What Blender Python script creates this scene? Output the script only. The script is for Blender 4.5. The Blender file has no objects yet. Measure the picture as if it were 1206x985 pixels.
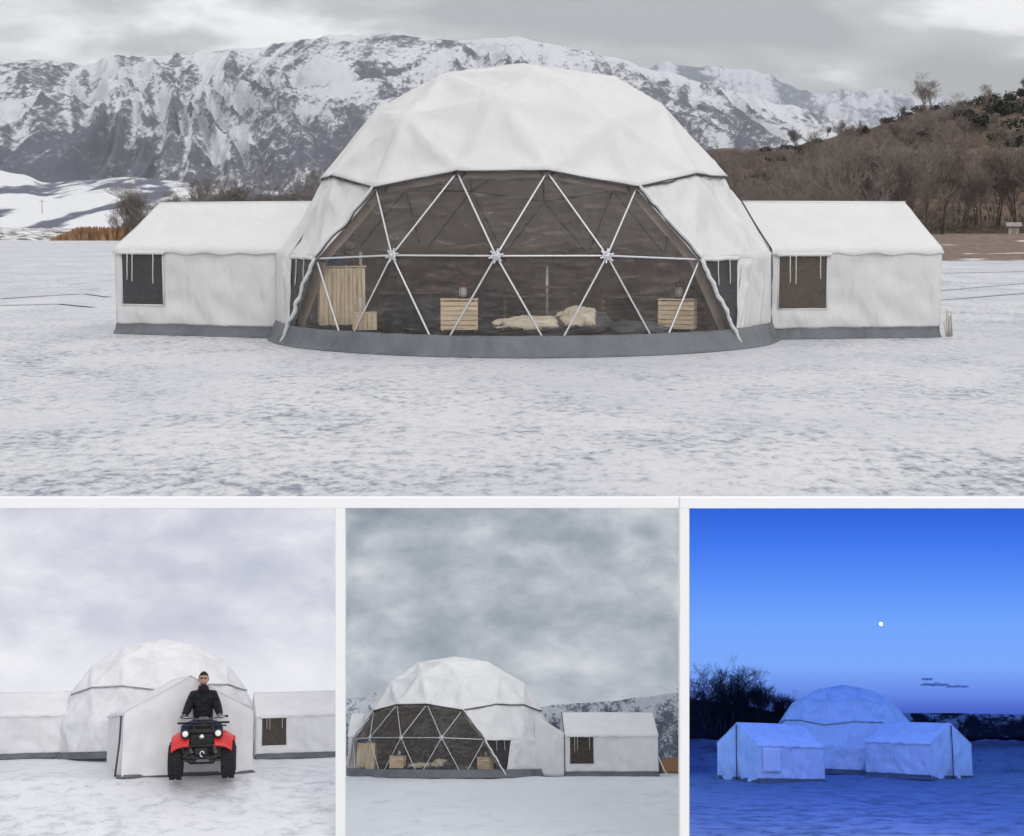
import bpy, bmesh, math, random
from mathutils import Vector, Matrix, noise
from math import sin, cos, pi, radians as R, atan, atan2, sqrt, degrees
rnd = random.Random(11)
C = bpy.context.scene.collection
scene = bpy.context.scene

# ------------------------------------------------------------------ camera
F = 1638.0; PX, PY = 603.0, 430.0; HY = 270.0
CAM = Vector((0, -34.5, 2.6))
PIT = atan((PY-HY)/F)
FW = Vector((0, cos(PIT), -sin(PIT))); UP = Vector((0, sin(PIT), cos(PIT))); RT = Vector((1, 0, 0))
cd = bpy.data.cameras.new('camera'); cam = bpy.data.objects.new('camera', cd); C.objects.link(cam)
cam.location = CAM; cam.rotation_euler = (pi/2-PIT, 0, 0)
cd.sensor_width = 36; cd.lens = F/1206*36; cd.shift_y = -(985/2-PY)/1206; cd.shift_x = 0
cd.clip_start = .1; cd.clip_end = 30000
scene.camera = cam
def pt(px, py, d): return CAM + d*(FW + RT*((px-PX)/F) + UP*((PY-py)/F))

# ------------------------------------------------------------------ helpers
def fbm(p, o=4): return noise.fractal(p, 1.0, 2.0, o, noise_basis='PERLIN_ORIGINAL')
def build(bm, name, mat, parent=None, smooth=True, recalc=True):
    if recalc: bmesh.ops.recalc_face_normals(bm, faces=bm.faces)
    me = bpy.data.meshes.new(name); bm.to_mesh(me); bm.free()
    if smooth:
        for p in me.polygons: p.use_smooth = True
    for m in (mat if isinstance(mat, (list, tuple)) else [mat]): me.materials.append(m)
    o = bpy.data.objects.new(name, me); C.objects.link(o)
    if parent: o.parent = parent
    return o
def tag(o, label, cat, group=None):
    o['label'] = label; o['category'] = cat
    if group: o['group'] = group
    return o
def struct(o, kind='structure'): o['kind'] = kind; return o
def thing(name, label, cat, mat=None, group=None):
    o = bpy.data.objects.new(name, None); C.objects.link(o); o.empty_display_size = .3
    if mat is not None: o.matrix_world = mat
    return tag(o, label, cat, group)
def sharp(o, deg=35):
    try: o.data.set_sharp_from_angle(angle=R(deg))
    except Exception: pass
    return o
def box(bm, c, s, rot=None, mi=0, bev=0):
    m = Matrix.Translation(Vector(c)) @ (rot.to_4x4() if rot else Matrix()) @ Matrix.Diagonal((*s, 1))
    r = bmesh.ops.create_cube(bm, size=1, matrix=m)
    fs = set(f for v in r['verts'] for f in v.link_faces)
    for f in fs: f.material_index = mi
    if bev:
        bmesh.ops.bevel(bm, geom=list(set(e for f in fs for e in f.edges)), offset=bev, segments=2, affect='EDGES', profile=.5)
def tube(bm, pts, rad, n=8, cap=True, mi=0):
    pts = [Vector(p) for p in pts]; rings = []
    if not isinstance(rad, (list, tuple)): rad = [rad]*len(pts)
    ref = None
    for i, p in enumerate(pts):
        a = pts[max(0, i-1)]; b = pts[min(len(pts)-1, i+1)]; t = (b-a).normalized()
        if ref is None:
            ref = Vector((0, 0, 1)) if abs(t.z) < .9 else Vector((1, 0, 0))
        u = (ref - t*ref.dot(t)).normalized(); ref = u; v = t.cross(u)
        rings.append([bm.verts.new(p + rad[i]*(u*cos(2*pi*k/n)+v*sin(2*pi*k/n))) for k in range(n)])
    for a, b in zip(rings, rings[1:]):
        for k in range(n):
            f = bm.faces.new((a[k], a[(k+1) % n], b[(k+1) % n], b[k])); f.material_index = mi
    if cap:
        bm.faces.new(rings[0][::-1]).material_index = mi; bm.faces.new(rings[-1]).material_index = mi
def lathe(bm, prof, n=16, c=(0, 0, 0), axis='Z', mi=0):
    c = Vector(c); rings = []
    for r_, z in prof:
        ring = []
        for k in range(n):
            a = 2*pi*k/n
            p = {'Z': Vector((r_*cos(a), r_*sin(a), z)), 'X': Vector((z, r_*cos(a), r_*sin(a))), 'Y': Vector((r_*cos(a), z, r_*sin(a)))}[axis]
            ring.append(bm.verts.new(c+p))
        rings.append(ring)
    for a, b in zip(rings, rings[1:]):
        for k in range(n): bm.faces.new((a[k], a[(k+1) % n], b[(k+1) % n], b[k])).material_index = mi
    bm.faces.new(rings[0]).material_index = mi; bm.faces.new(rings[-1][::-1]).material_index = mi
def gridsurf(bm, f, nu, nv, mi=0):
    V = [[bm.verts.new(f(i/nu, j/nv)) for j in range(nv+1)] for i in range(nu+1)]
    for i in range(nu):
        for j in range(nv):
            bm.faces.new((V[i][j], V[i+1][j], V[i+1][j+1], V[i][j+1])).material_index = mi
    return V
def solid(o, t, off=0):
    m = o.modifiers.new('thickness', 'SOLIDIFY'); m.thickness = t; m.offset = off; return o

# ------------------------------------------------------------------ materials
class N:
    def __init__(s, name):
        s.m = bpy.data.materials.new(name); s.m.use_nodes = True; s.t = s.m.node_tree; s.t.nodes.clear()
        s.out = s.n('ShaderNodeOutputMaterial')
    def n(s, typ, **kw):
        x = s.t.nodes.new(typ)
        for k, v in kw.items():
            if k in x.inputs.keys(): x.inputs[k].default_value = v
            else: setattr(x, k, v)
        return x
    def l(s, a, b): s.t.links.new(a, b)
def tc(g, kind='Object', scale=(1, 1, 1), rot=(0, 0, 0)):
    t = g.n('ShaderNodeTexCoord'); m = g.n('ShaderNodeMapping'); m.inputs['Scale'].default_value = scale; m.inputs['Rotation'].default_value = rot
    g.l(t.outputs[kind], m.inputs['Vector']); return m.outputs['Vector']
def nz(g, vec, scale, detail=4, rough=.55, dist=0):
    x = g.n('ShaderNodeTexNoise'); x.inputs['Scale'].default_value = scale; x.inputs['Detail'].default_value = detail
    x.inputs['Roughness'].default_value = rough; x.inputs['Distortion'].default_value = dist
    g.l(vec, x.inputs['Vector']); return x.outputs['Fac']
def ramp(g, fac, stops):
    x = g.n('ShaderNodeValToRGB'); e = x.color_ramp.elements
    while len(e) < len(stops): e.new(.5)
    for i, (p, c) in enumerate(stops):
        e[i].position = p; e[i].color = (*c, 1) if len(c) == 3 else c
    g.l(fac, x.inputs['Fac']); return x.outputs['Color']
def mathn(g, op, a, b=None, clamp=False):
    x = g.n('ShaderNodeMath', operation=op); x.use_clamp = clamp
    for i, v in enumerate((a, b)):
        if v is None: continue
        if isinstance(v, (int, float)): x.inputs[i].default_value = v
        else: g.l(v, x.inputs[i])
    return x.outputs[0]
def mixc(g, fac, a, b):
    x = g.n('ShaderNodeMix', data_type='RGBA')
    for k, v in ((0, fac), (6, a), (7, b)):
        if isinstance(v, (int, float)): x.inputs[k].default_value = v
        elif isinstance(v, tuple): x.inputs[k].default_value = (*v, 1)
        else: g.l(v, x.inputs[k])
    return x.outputs[2]
def bump(g, h, strength=.3, dist=.02, prev=None):
    b = g.n('ShaderNodeBump'); b.inputs['Strength'].default_value = strength; b.inputs['Distance'].default_value = dist
    g.l(h, b.inputs['Height'])
    if prev: g.l(prev, b.inputs['Normal'])
    return b.outputs['Normal']
def pbr(name, col, rough=.7, metal=0, bumpsc=None, bstr=.2, bdist=.01, var=.12, vscale=3, spec=.3, coords='Object'):
    g = N(name); p = g.n('ShaderNodeBsdfPrincipled'); v = tc(g, coords)
    p.inputs['Roughness'].default_value = rough; p.inputs['Metallic'].default_value = metal
    p.inputs['Specular IOR Level'].default_value = spec
    f = nz(g, v, vscale, 5)
    lo = tuple(c*(1-var*1.5) for c in col); hi = tuple(min(1, c*(1+var)) for c in col)
    g.l(ramp(g, f, [(.3, lo), (.7, hi)]), p.inputs['Base Color'])
    if bumpsc: g.l(bump(g, nz(g, v, bumpsc, 3), bstr, bdist), p.inputs['Normal'])
    g.l(p.outputs[0], g.out.inputs[0]); return g.m

def fabric(name, col, wr=.5, dirt=.1, sc=1., thru=0.):
    g = N(name); p = g.n('ShaderNodeBsdfPrincipled'); v = tc(g)
    p.inputs['Roughness'].default_value = .62; p.inputs['Specular IOR Level'].default_value = .25
    f = nz(g, v, 1.1, 4, .55); f2 = nz(g, tc(g, scale=(1, 1, .35)), 3.0, 5, .6)
    c = ramp(g, f, [(.30, tuple(x*(1-dirt) for x in col)), (.60, col)])
    c = mixc(g, ramp(g, f2, [(.55, (0, 0, 0)), (.75, (dirt*1.6,)*3)]), c, tuple(x*k for x, k in zip(col, (.80, .79, .76))))
    g.l(c, p.inputs['Base Color'])
    w1 = nz(g, tc(g, scale=(1, 1, .5), rot=(.3, .55, .2)), 1.5, 1.5, .45, .9)
    w2 = nz(g, tc(g, scale=(2.2, 1, .7), rot=(.1, -.5, .6)), 2.2, 2, .5, .5)
    n1 = bump(g, w1, wr, .26*sc); n2 = bump(g, w2, wr*.7, .09*sc, n1); n3 = bump(g, nz(g, v, 14, 2, .5), wr*.25, .008*sc, n2)
    g.l(n3, p.inputs['Normal'])
    tr = g.n('ShaderNodeBsdfTranslucent'); g.l(c, tr.inputs[0]); mxx = g.n('ShaderNodeMixShader'); mxx.inputs[0].default_value = thru
    g.l(p.outputs[0], mxx.inputs[1]); g.l(tr.outputs[0], mxx.inputs[2]); g.l(mxx.outputs[0] if thru else p.outputs[0], g.out.inputs[0]); return g.m

M = {}
M['fab'] = fabric('white_canvas', (.84, .836, .832), .25, .05, 1, .28)
M['fabw'] = fabric('white_canvas_wall', (.84, .834, .828), .6, .08, 1, .28)
M['mfab'] = fabric('white_canvas_small', (.88, .88, .885), .3, .07, .07, .18)
M['mfabw'] = fabric('white_canvas_wall_small', (.87, .87, .88), .45, .1, .07, .18)
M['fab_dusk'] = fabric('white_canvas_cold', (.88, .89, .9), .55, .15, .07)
M['skirt'] = fabric('grey_tarpaulin', (.155, .165, .18), .7, .3)
M['skirt_small'] = fabric('grey_tarpaulin_small', (.15, .16, .175), .5, .3, .07)
M['trim'] = pbr('dark_rope', (.07, .07, .075), .8)
M['piping'] = pbr('grey_piping', (.42, .42, .42), .8)
M['tie'] = pbr('white_strap', (.7, .7, .69), .8)
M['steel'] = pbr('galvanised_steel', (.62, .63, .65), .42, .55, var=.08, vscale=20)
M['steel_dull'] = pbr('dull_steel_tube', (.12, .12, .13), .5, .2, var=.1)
M['liner'] = fabric('taupe_liner', (.80, .69, .62), .5, .15, 1, .5)
M['curtain'] = None
def woodmat(name, col, ax):
    g = N(name); p = g.n('ShaderNodeBsdfPrincipled'); p.inputs['Roughness'].default_value = .7
    sc = [14, 14, 14]; sc[ax] = 1.1
    f = nz(g, tc(g, scale=tuple(sc)), 1.2, 6, .65, .6)
    g.l(ramp(g, f, [(.3, tuple(c*.55 for c in col)), (.55, col), (.75, tuple(min(1, c*1.2) for c in col))]), p.inputs['Base Color'])
    g.l(bump(g, f, .3, .006), p.inputs['Normal']); g.l(p.outputs[0], g.out.inputs[0]); return g.m
M['wood'] = woodmat('pine_boards_upright', (.96, .77, .53), 2)
M['curtain'] = fabric('taupe_curtain', (.74, .62, .53), .7, .3, 1, .4)
M['woodh'] = woodmat('pine_boards_level', (.97, .76, .52), 0)
M['darkwood'] = woodmat('dark_stained_wood', (.085, .05, .04), 0)
M['black'] = pbr('black_plastic', (.018, .018, .02), .5, bumpsc=40, bstr=.2)
M['blackfab'] = pbr('black_cloth', (.028, .029, .036), .9, bumpsc=8, bstr=.6, bdist=.05)
M['greyfab'] = pbr('charcoal_cloth', (.10, .105, .12), .9, bumpsc=6, bstr=.6, bdist=.05)
M['blue'] = pbr('blue_plastic', (.05, .10, .26), .5)
M['cream'] = pbr('cream_throw', (.78, .69, .54), .95, bumpsc=18, bstr=.7, bdist=.04, var=.15)
M['candle'] = pbr('wax', (.82, .80, .72), .5)
M['copper'] = pbr('dark_copper', (.14, .06, .045), .4, .6)
M['glassjar'] = pbr('pale_glass', (.5, .5, .48), .15)
M['plant'] = pbr('dry_leaves', (.12, .075, .05), .9)
M['rug'] = pbr('dark_rug', (.05, .05, .055), .95, bumpsc=20, bstr=.5)

def screenmat(name, base, trans, tint=(.86, .84, .82)):
    g = N(name); t = g.n('ShaderNodeBsdfTransparent'); t.inputs[0].default_value = (*tint, 1)
    p = g.n('ShaderNodeBsdfPrincipled'); p.inputs['Roughness'].default_value = .38; p.inputs['Base Color'].default_value = (*base, 1)
    w = nz(g, tc(g, scale=(1, 1, 3.5), rot=(0, .15, 0)), 2.4, 6, .7, .6)
    w2 = nz(g, tc(g), 11, 4, .7)
    g.l(bump(g, w2, .15, .02, bump(g, w, .5, .06)), p.inputs['Normal'])
    f = mathn(g, 'MULTIPLY', w, w2)
    fac = ramp(g, f, [(.16, (trans-.13,)*3), (.42, (min(1, trans+.16),)*3)])
    mx = g.n('ShaderNodeMixShader'); g.l(fac, mx.inputs[0]); g.l(t.outputs[0], mx.inputs[1]); g.l(p.outputs[0], mx.inputs[2])
    g.l(mx.outputs[0], g.out.inputs[0]); return g.m
def vinyl(name, sc, fk):
    g = N(name); t_ = g.n('ShaderNodeBsdfTransparent'); t_.inputs[0].default_value = (.97, .965, .96, 1)
    dfs = g.n('ShaderNodeBsdfDiffuse'); dfs.inputs[0].default_value = (.64, .575, .53, 1); gl = g.n('ShaderNodeBsdfGlossy'); gl.inputs['Roughness'].default_value = .16; gl.inputs[0].default_value = (1, 1, 1, 1)
    w_ = nz(g, tc(g, scale=(1, 1, 5), rot=(0, .12, 0)), 1.9, 4, .6, .8); w2_ = nz(g, tc(g, scale=(4, 2, 1), rot=(0, .5, 0)), 2.4, 4, .6, 1.2)
    nn = bump(g, w2_, .35, .06*sc, bump(g, w_, .7, .12*sc)); g.l(nn, gl.inputs['Normal']); g.l(nn, dfs.inputs['Normal'])
    m1_ = g.n('ShaderNodeMixShader'); g.l(ramp(g, w_, [(.40, (.06,)*3), (.58, (.10,)*3), (.72, (.20,)*3)]), m1_.inputs[0]); g.l(t_.outputs[0], m1_.inputs[1]); g.l(dfs.outputs[0], m1_.inputs[2])
    fr = g.n('ShaderNodeFresnel'); fr.inputs[0].default_value = 1.38; g.l(nn, fr.inputs['Normal'])
    m2_ = g.n('ShaderNodeMixShader'); g.l(mathn(g, 'MULTIPLY', fr.outputs[0], fk, True), m2_.inputs[0]); g.l(m1_.outputs[0], m2_.inputs[1]); g.l(gl.outputs[0], m2_.inputs[2]); g.l(m2_.outputs[0], g.out.inputs[0]); return g.m
M['screen'] = vinyl('clear_vinyl', 1, .6); M['screen_small'] = vinyl('clear_vinyl_small', .07, .35)
M['mesh'] = screenmat('dark_window_mesh', (.045, .045, .05), .8, (.5, .5, .5))
M['meshb'] = screenmat('brown_window_mesh', (.10, .085, .07), .62, (.7, .66, .6))

# ------------------------------------------------------------------ world
scene.view_settings.view_transform = 'Standard'; scene.view_settings.look = 'None'
scene.view_settings.exposure = 0; scene.view_settings.gamma = 1
SUN_EL, SUN_AZ = 38, 200     # overcast glow behind the camera, a little to the right
w = bpy.data.worlds.new('World'); scene.world = w; w.use_nodes = True
nt = w.node_tree; nt.nodes.clear()
class WG(N):
    def __init__(s, t): s.t = t
g = WG(nt)
out = g.n('ShaderNodeOutputWorld'); bg = g.n('ShaderNodeBackground'); bg.inputs['Strength'].default_value = .12
sky = g.n('ShaderNodeTexSky'); sky.sky_type = 'NISHITA'; sky.sun_disc = False
sky.sun_elevation = R(SUN_EL); sky.sun_rotation = R(180-SUN_AZ+180)
tcn = g.n('ShaderNodeTexCoord'); sep = g.n('ShaderNodeSeparateXYZ'); g.l(tcn.outputs['Generated'], sep.inputs[0])
zz = mathn(g, 'MAXIMUM', sep.outputs['Z'], 0.0)
den = mathn(g, 'ADD', zz, .16)
cx = mathn(g, 'DIVIDE', sep.outputs['X'], den); cy = mathn(g, 'DIVIDE', sep.outputs['Y'], den)
cmb = g.n('ShaderNodeCombineXYZ'); g.l(cx, cmb.inputs[0]); g.l(cy, cmb.inputs[1]); cmb.inputs[2].default_value = 3.3
c1 = nz(g, cmb.outputs[0], .85, 6, .52, .35)
cmb2 = g.n('ShaderNodeCombineXYZ'); g.l(cx, cmb2.inputs[0]); g.l(cy, cmb2.inputs[1]); cmb2.inputs[2].default_value = 11.7
c2 = nz(g, cmb2.outputs[0], 2.6, 5, .5, .2)
cm = mathn(g, 'ADD', mathn(g, 'MULTIPLY', c1, .75), mathn(g, 'MULTIPLY', c2, .25))
K = 1/.12
cl = ramp(g, cm, [(.41, (.40*K, .405*K, .42*K)), (.48, (.54*K, .54*K, .55*K)), (.545, (.92*K, .92*K, .92*K))])
# an overcast sky is brighter towards the zenith
zen = mathn(g, 'ADD', 1.0, mathn(g, 'MULTIPLY', mathn(g, 'POWER', zz, 1.0), 1.25))
clz = g.n('ShaderNodeVectorMath', operation='SCALE'); g.l(cl, clz.inputs[0]); g.l(zen, clz.inputs['Scale'])
mx = mixc(g, .95, sky.outputs[0], clz.outputs[0])
g.l(mx, bg.inputs[0]); g.l(bg.outputs[0], out.inputs[0])
sd = bpy.data.lights.new('sun', 'SUN'); so = bpy.data.objects.new('sun', sd); C.objects.link(so)
sd.energy = .8; sd.angle = R(25); sd.color = (1, .97, .93)
azv = R(SUN_AZ); sdir = Vector((-sin(azv)*cos(R(SUN_EL)), cos(azv)*cos(R(SUN_EL)), sin(R(SUN_EL))))
so.rotation_euler = sdir.to_track_quat('Z', 'Y').to_euler()

# ------------------------------------------------------------------ frozen lake
def icemat(name, hi, lo, big=.9, amount=.5, tint=None):
    g = N(name); p = g.n('ShaderNodeBsdfPrincipled'); p.inputs['Roughness'].default_value = .6; p.inputs['Specular IOR Level'].default_value = .3
    v = tc(g, scale=(.75, 1, 1)); a = nz(g, v, 3.1*big, 5, .6, .5); b = nz(g, v, .22*big, 4, .55, .3); c = nz(g, v, 15*big, 3, .6)
    m = mathn(g, 'ADD', mathn(g, 'MULTIPLY', a, .62), mathn(g, 'ADD', mathn(g, 'MULTIPLY', b, .22), mathn(g, 'MULTIPLY', c, .16)))
    mid = tuple((x*.62+y*.38) for x, y in zip(hi, lo))
    col = ramp(g, m, [(amount-.11, lo), (amount-.055, mid), (amount+.012, hi)])
    col = mixc(g, ramp(g, nz(g, tc(g, scale=(.6, 1, 1)), .09*big, 4, .6), [(.42, (0, 0, 0)), (.62, (.5, .5, .5))]), col, tuple(x*.72 for x in hi))
    g.l(col, p.inputs['Base Color'])
    g.l(bump(g, m, .45, .08/max(1, big)), p.inputs['Normal']); g.l(p.outputs[0], g.out.inputs[0]); return g.m
g = N('windblown_snow_on_ice'); pp = g.n('ShaderNodeBsdfPrincipled'); pp.inputs['Roughness'].default_value = .65; pp.inputs['Specular IOR Level'].default_value = .25
va = tc(g, scale=(1, .75, 1)); a_ = nz(g, va, 5.2, 4, .6, .4); b_ = nz(g, va, 13, 3, .6, .2); c_ = nz(g, va, .5, 4, .6, .3); d_ = nz(g, va, .06, 3, .55)
m = mathn(g, 'ADD', mathn(g, 'ADD', mathn(g, 'MULTIPLY', a_, .42), mathn(g, 'MULTIPLY', b_, .20)), mathn(g, 'ADD', mathn(g, 'MULTIPLY', c_, .26), mathn(g, 'MULTIPLY', d_, .12)))
cc_ = ramp(g, m, [(.39, (.18, .195, .245)), (.43, (.30, .315, .36)), (.475, (.49, .495, .52)), (.54, (.60, .60, .615))])
cc_ = mixc(g, ramp(g, nz(g, va, .11, 4, .6), [(.42, (0, 0, 0)), (.62, (.5, .5, .5))]), cc_, (.42, .43, .48))
g.l(cc_, pp.inputs['Base Color']); g.l(bump(g, m, .6, .10), pp.inputs['Normal']); g.l(pp.outputs[0], g.out.inputs[0]); M['ice'] = g.m
bm = bmesh.new()
xs = [-5000, -2000, -600, -250]+[-120+i*240/60 for i in range(61)]+[250, 600, 2000, 5000]
ys = [-60, -45]+[-36+.8*i for i in range(70)]+[25, 40, 70, 120, 200, 330, 600, 1500, 4000, 9000]
VV = [[bm.verts.new((x, y, (.05*fbm(Vector((x*.25, y*.25, 0)), 3) if (abs(x) < 60 and y < -8) else 0)-.01)) for y in ys] for x in xs]
for i in range(len(xs)-1):
    for j in range(len(ys)-1): bm.faces.new((VV[i][j], VV[i+1][j], VV[i+1][j+1], VV[i][j+1]))
struct(build(bm, 'snowy_ice', M['ice']))
M['track'] = pbr('bare_ice_track', (.40, .43, .50), .4, var=.2, vscale=.6)
def ground(px, py, z=0):
    d = CAM-pt(px, py, 1); t = (CAM.z-z)/d.z; return CAM-d*t
for pts, wd in (([(915, 358), (1010, 350), (1100, 343), (1240, 331)], .10), ([(930, 372), (1010, 362), (1100, 354), (1240, 343)], .10),
                ([(1110, 322), (1160, 321), (1240, 319)], .2), ([(0, 352), (60, 348), (100, 346), (128, 350)], .14), ([(0, 360), (70, 358), (110, 362)], .14)):
    bm = bmesh.new(); gp = [ground(*q) for q in pts]; sm = []
    for a, b in zip(gp, gp[1:]):
        for k in range(6): sm.append(a.lerp(b, k/6))
    sm.append(gp[-1]); prev = None
    for i, p in enumerate(sm):
        t = (sm[min(i+1, len(sm)-1)]-sm[max(0, i-1)]).normalized(); s = Vector((-t.y, t.x, 0))*wd*(1+.5*noise.noise(p*.7))
        cur = (bm.verts.new((p.x+s.x, p.y+s.y, .022)), bm.verts.new((p.x-s.x, p.y-s.y, .022)))
        if prev: bm.faces.new((prev[0], prev[1], cur[1], cur[0]))
        prev = cur
    struct(build(bm, 'tyre_track', M['track']))

# ------------------------------------------------------------------ dome
SR, SZ = 6.1, .5
def sph(th, z, rr=1.0):
    r = sqrt(max(.0, SR*SR-(z-SZ)**2))*rr; a = R(th); return Vector((r*sin(a), -r*cos(a), z))
def rad_at(z): return sqrt(max(0, SR*SR-(z-SZ)**2))
A1 = [-51, -28.5, -6, 16.5, 39, 61.5]+[61.5+24.75*k for k in range(1, 10)]
A0 = [(A1[i]+(A1[(i+1) % 15]+(360 if i == 14 else 0)))/2 for i in range(15)]
A0[4] = 50.25
Z2 = [3.80, 3.80, 3.80, 3.80, 3.80, 3.80, 3.5, 3.8, 3.8, 3.5, 3.8, 3.8, 3.5, 3.8, 3.8]
ring0 = [sph(a, 0) for a in A0]; ring1 = [sph(a, 2.05 if a in (-28.5, -6, 16.5) else 1.95) for a in A1]
ring2 = []
for i, a in enumerate(A0):
    z = 3.80
    if abs(a+39.75) < 1 or abs(a-27.75) < 1: z = 3.48
    elif i > 5: z = Z2[i]
    ring2.append(sph(a, z, .958))
ring3 = [sph(a, z-.03, .985) for a, z in [(-85, 5.42), (-42.5, 5.08), (-8.7, 5.49), (28, 5.06), (66, 5.5), (101, 5.08), (137, 5.45), (172, 5.08), (208, 5.45), (240, 5.08)]]
ring4 = [sph(a, 6.2) for a in (-62, 8, 80, 152, 224)]
NODES = ring0+ring1+ring2+ring3+ring4+[Vector((0, 0, 6.56))]
LV = [0]*15+[1]*15+[2]*15+[3]*10+[4]*5+[5]
def hull():
    bm = bmesh.new(); vs = [bm.verts.new(p) for p in NODES]
    bmesh.ops.convex_hull(bm, input=vs); bm.verts.index_update(); idx = {v: i for i, v in enumerate(vs)}
    tris = [tuple(idx[v] for v in f.verts) for f in bm.faces if max(NODES[idx[v]].z for v in f.verts) > .01 and len(f.verts) == 3]
    bm.free(); return tris
TR = hull()
# opening: screen triangles lie between these node ids
B1 = {0, 1, 2, 3, 4}                      # ring1 nodes in the opening
def ang(p): return degrees(atan2(p.x, -p.y))
def open_tri(t):
    l1 = [i-15 for i in t if LV[i] == 1]; l2 = [i-30 for i in t if LV[i] == 2]; l0 = [i for i in t if LV[i] == 0]
    if any(LV[i] > 2 for i in t): return False
    ids = {'1': B1, '2': {0, 1, 2, 3}, '0': {14, 0, 1, 2, 3, 4}}
    return all(i in ids['1'] for i in l1) and all(i in ids['2'] for i in l2) and all(i in ids['0'] for i in l0)
def win_tri(t):
    s = set(t); return s == {15+4, 15+5, 4} or s == {15+0, 15+14, 14}
def edges_of(tris):
    d = {}
    for t in tris:
        for a, b in ((t[0], t[1]), (t[1], t[2]), (t[2], t[0])): d.setdefault(tuple(sorted((a, b))), []).append(t)
    return d
def tri_patch(bm, P, n, cache, wr=.018, off=0.0, sag=.03):
    a, b, c = P; V = {}
    nrm = (b-a).cross(c-a).normalized()
    if nrm.dot((a+b+c)/3-Vector((0, 0, SZ))) < 0: nrm = -nrm
    for i in range(n+1):
        for j in range(n+1-i):
            k = n-i-j; p = (a*i+b*j+c*k)/n
            inter = 27*(i/n)*(j/n)*(k/n)
            q = p + nrm*(-sag*inter + off) + nrm*wr*fbm(p*1.1, 3)*(0.4+1.2*inter)
            for ci, (cn, e1, w_) in enumerate(((a, b-a, i/n), (b, c-b, j/n), (c, a-c, k/n))):
                dv = p-cn; rr_ = dv.length
                if rr_ > .12:
                    ph = atan2(nrm.dot(e1.cross(dv)), e1.dot(dv)); q = q+nrm*wr*.75*sin(ph*9+cn.x*3+cn.z*5)*math.exp(-((rr_-.55)/.5)**2)*min(1, 2.5*inter**.5)
            key = (round(p.x, 4), round(p.y, 4), round(p.z, 4))
            if key in cache: V[i, j] = cache[key]
            else: V[i, j] = cache[key] = bm.verts.new(q)
    for i in range(n):
        for j in range(n-i):
            bm.faces.new((V[i, j], V[i+1, j], V[i, j+1]))
            if i+j < n-1: bm.faces.new((V[i+1, j], V[i+1, j+1], V[i, j+1]))
def patch(tris, name, mat, parent, n=8, off=0., wr=.035, sag=.03, sc=1.0):
    bm = bmesh.new(); cache = {}; ctr = Vector((0, 0, SZ))
    for t in tris: tri_patch(bm, [ctr+(NODES[i]-ctr)*sc for i in t], n, cache, wr, off, sag)
    bmesh.ops.recalc_face_normals(bm, faces=bm.faces)
    return build(bm, name, mat, parent)
def wavy(a, b, r0, seg=10, amp=.03, seed=0):
    pts = []
    for k in range(seg+1):
        p = a.lerp(b, k/seg); e = sin(pi*k/seg)
        pts.append(p+Vector((noise.noise(p*3+Vector((seed, 0, 0))), noise.noise(p*3+Vector((0, seed+5, 0))), noise.noise(p*3+Vector((0, 9, seed)))))*amp*e)
    return pts

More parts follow.
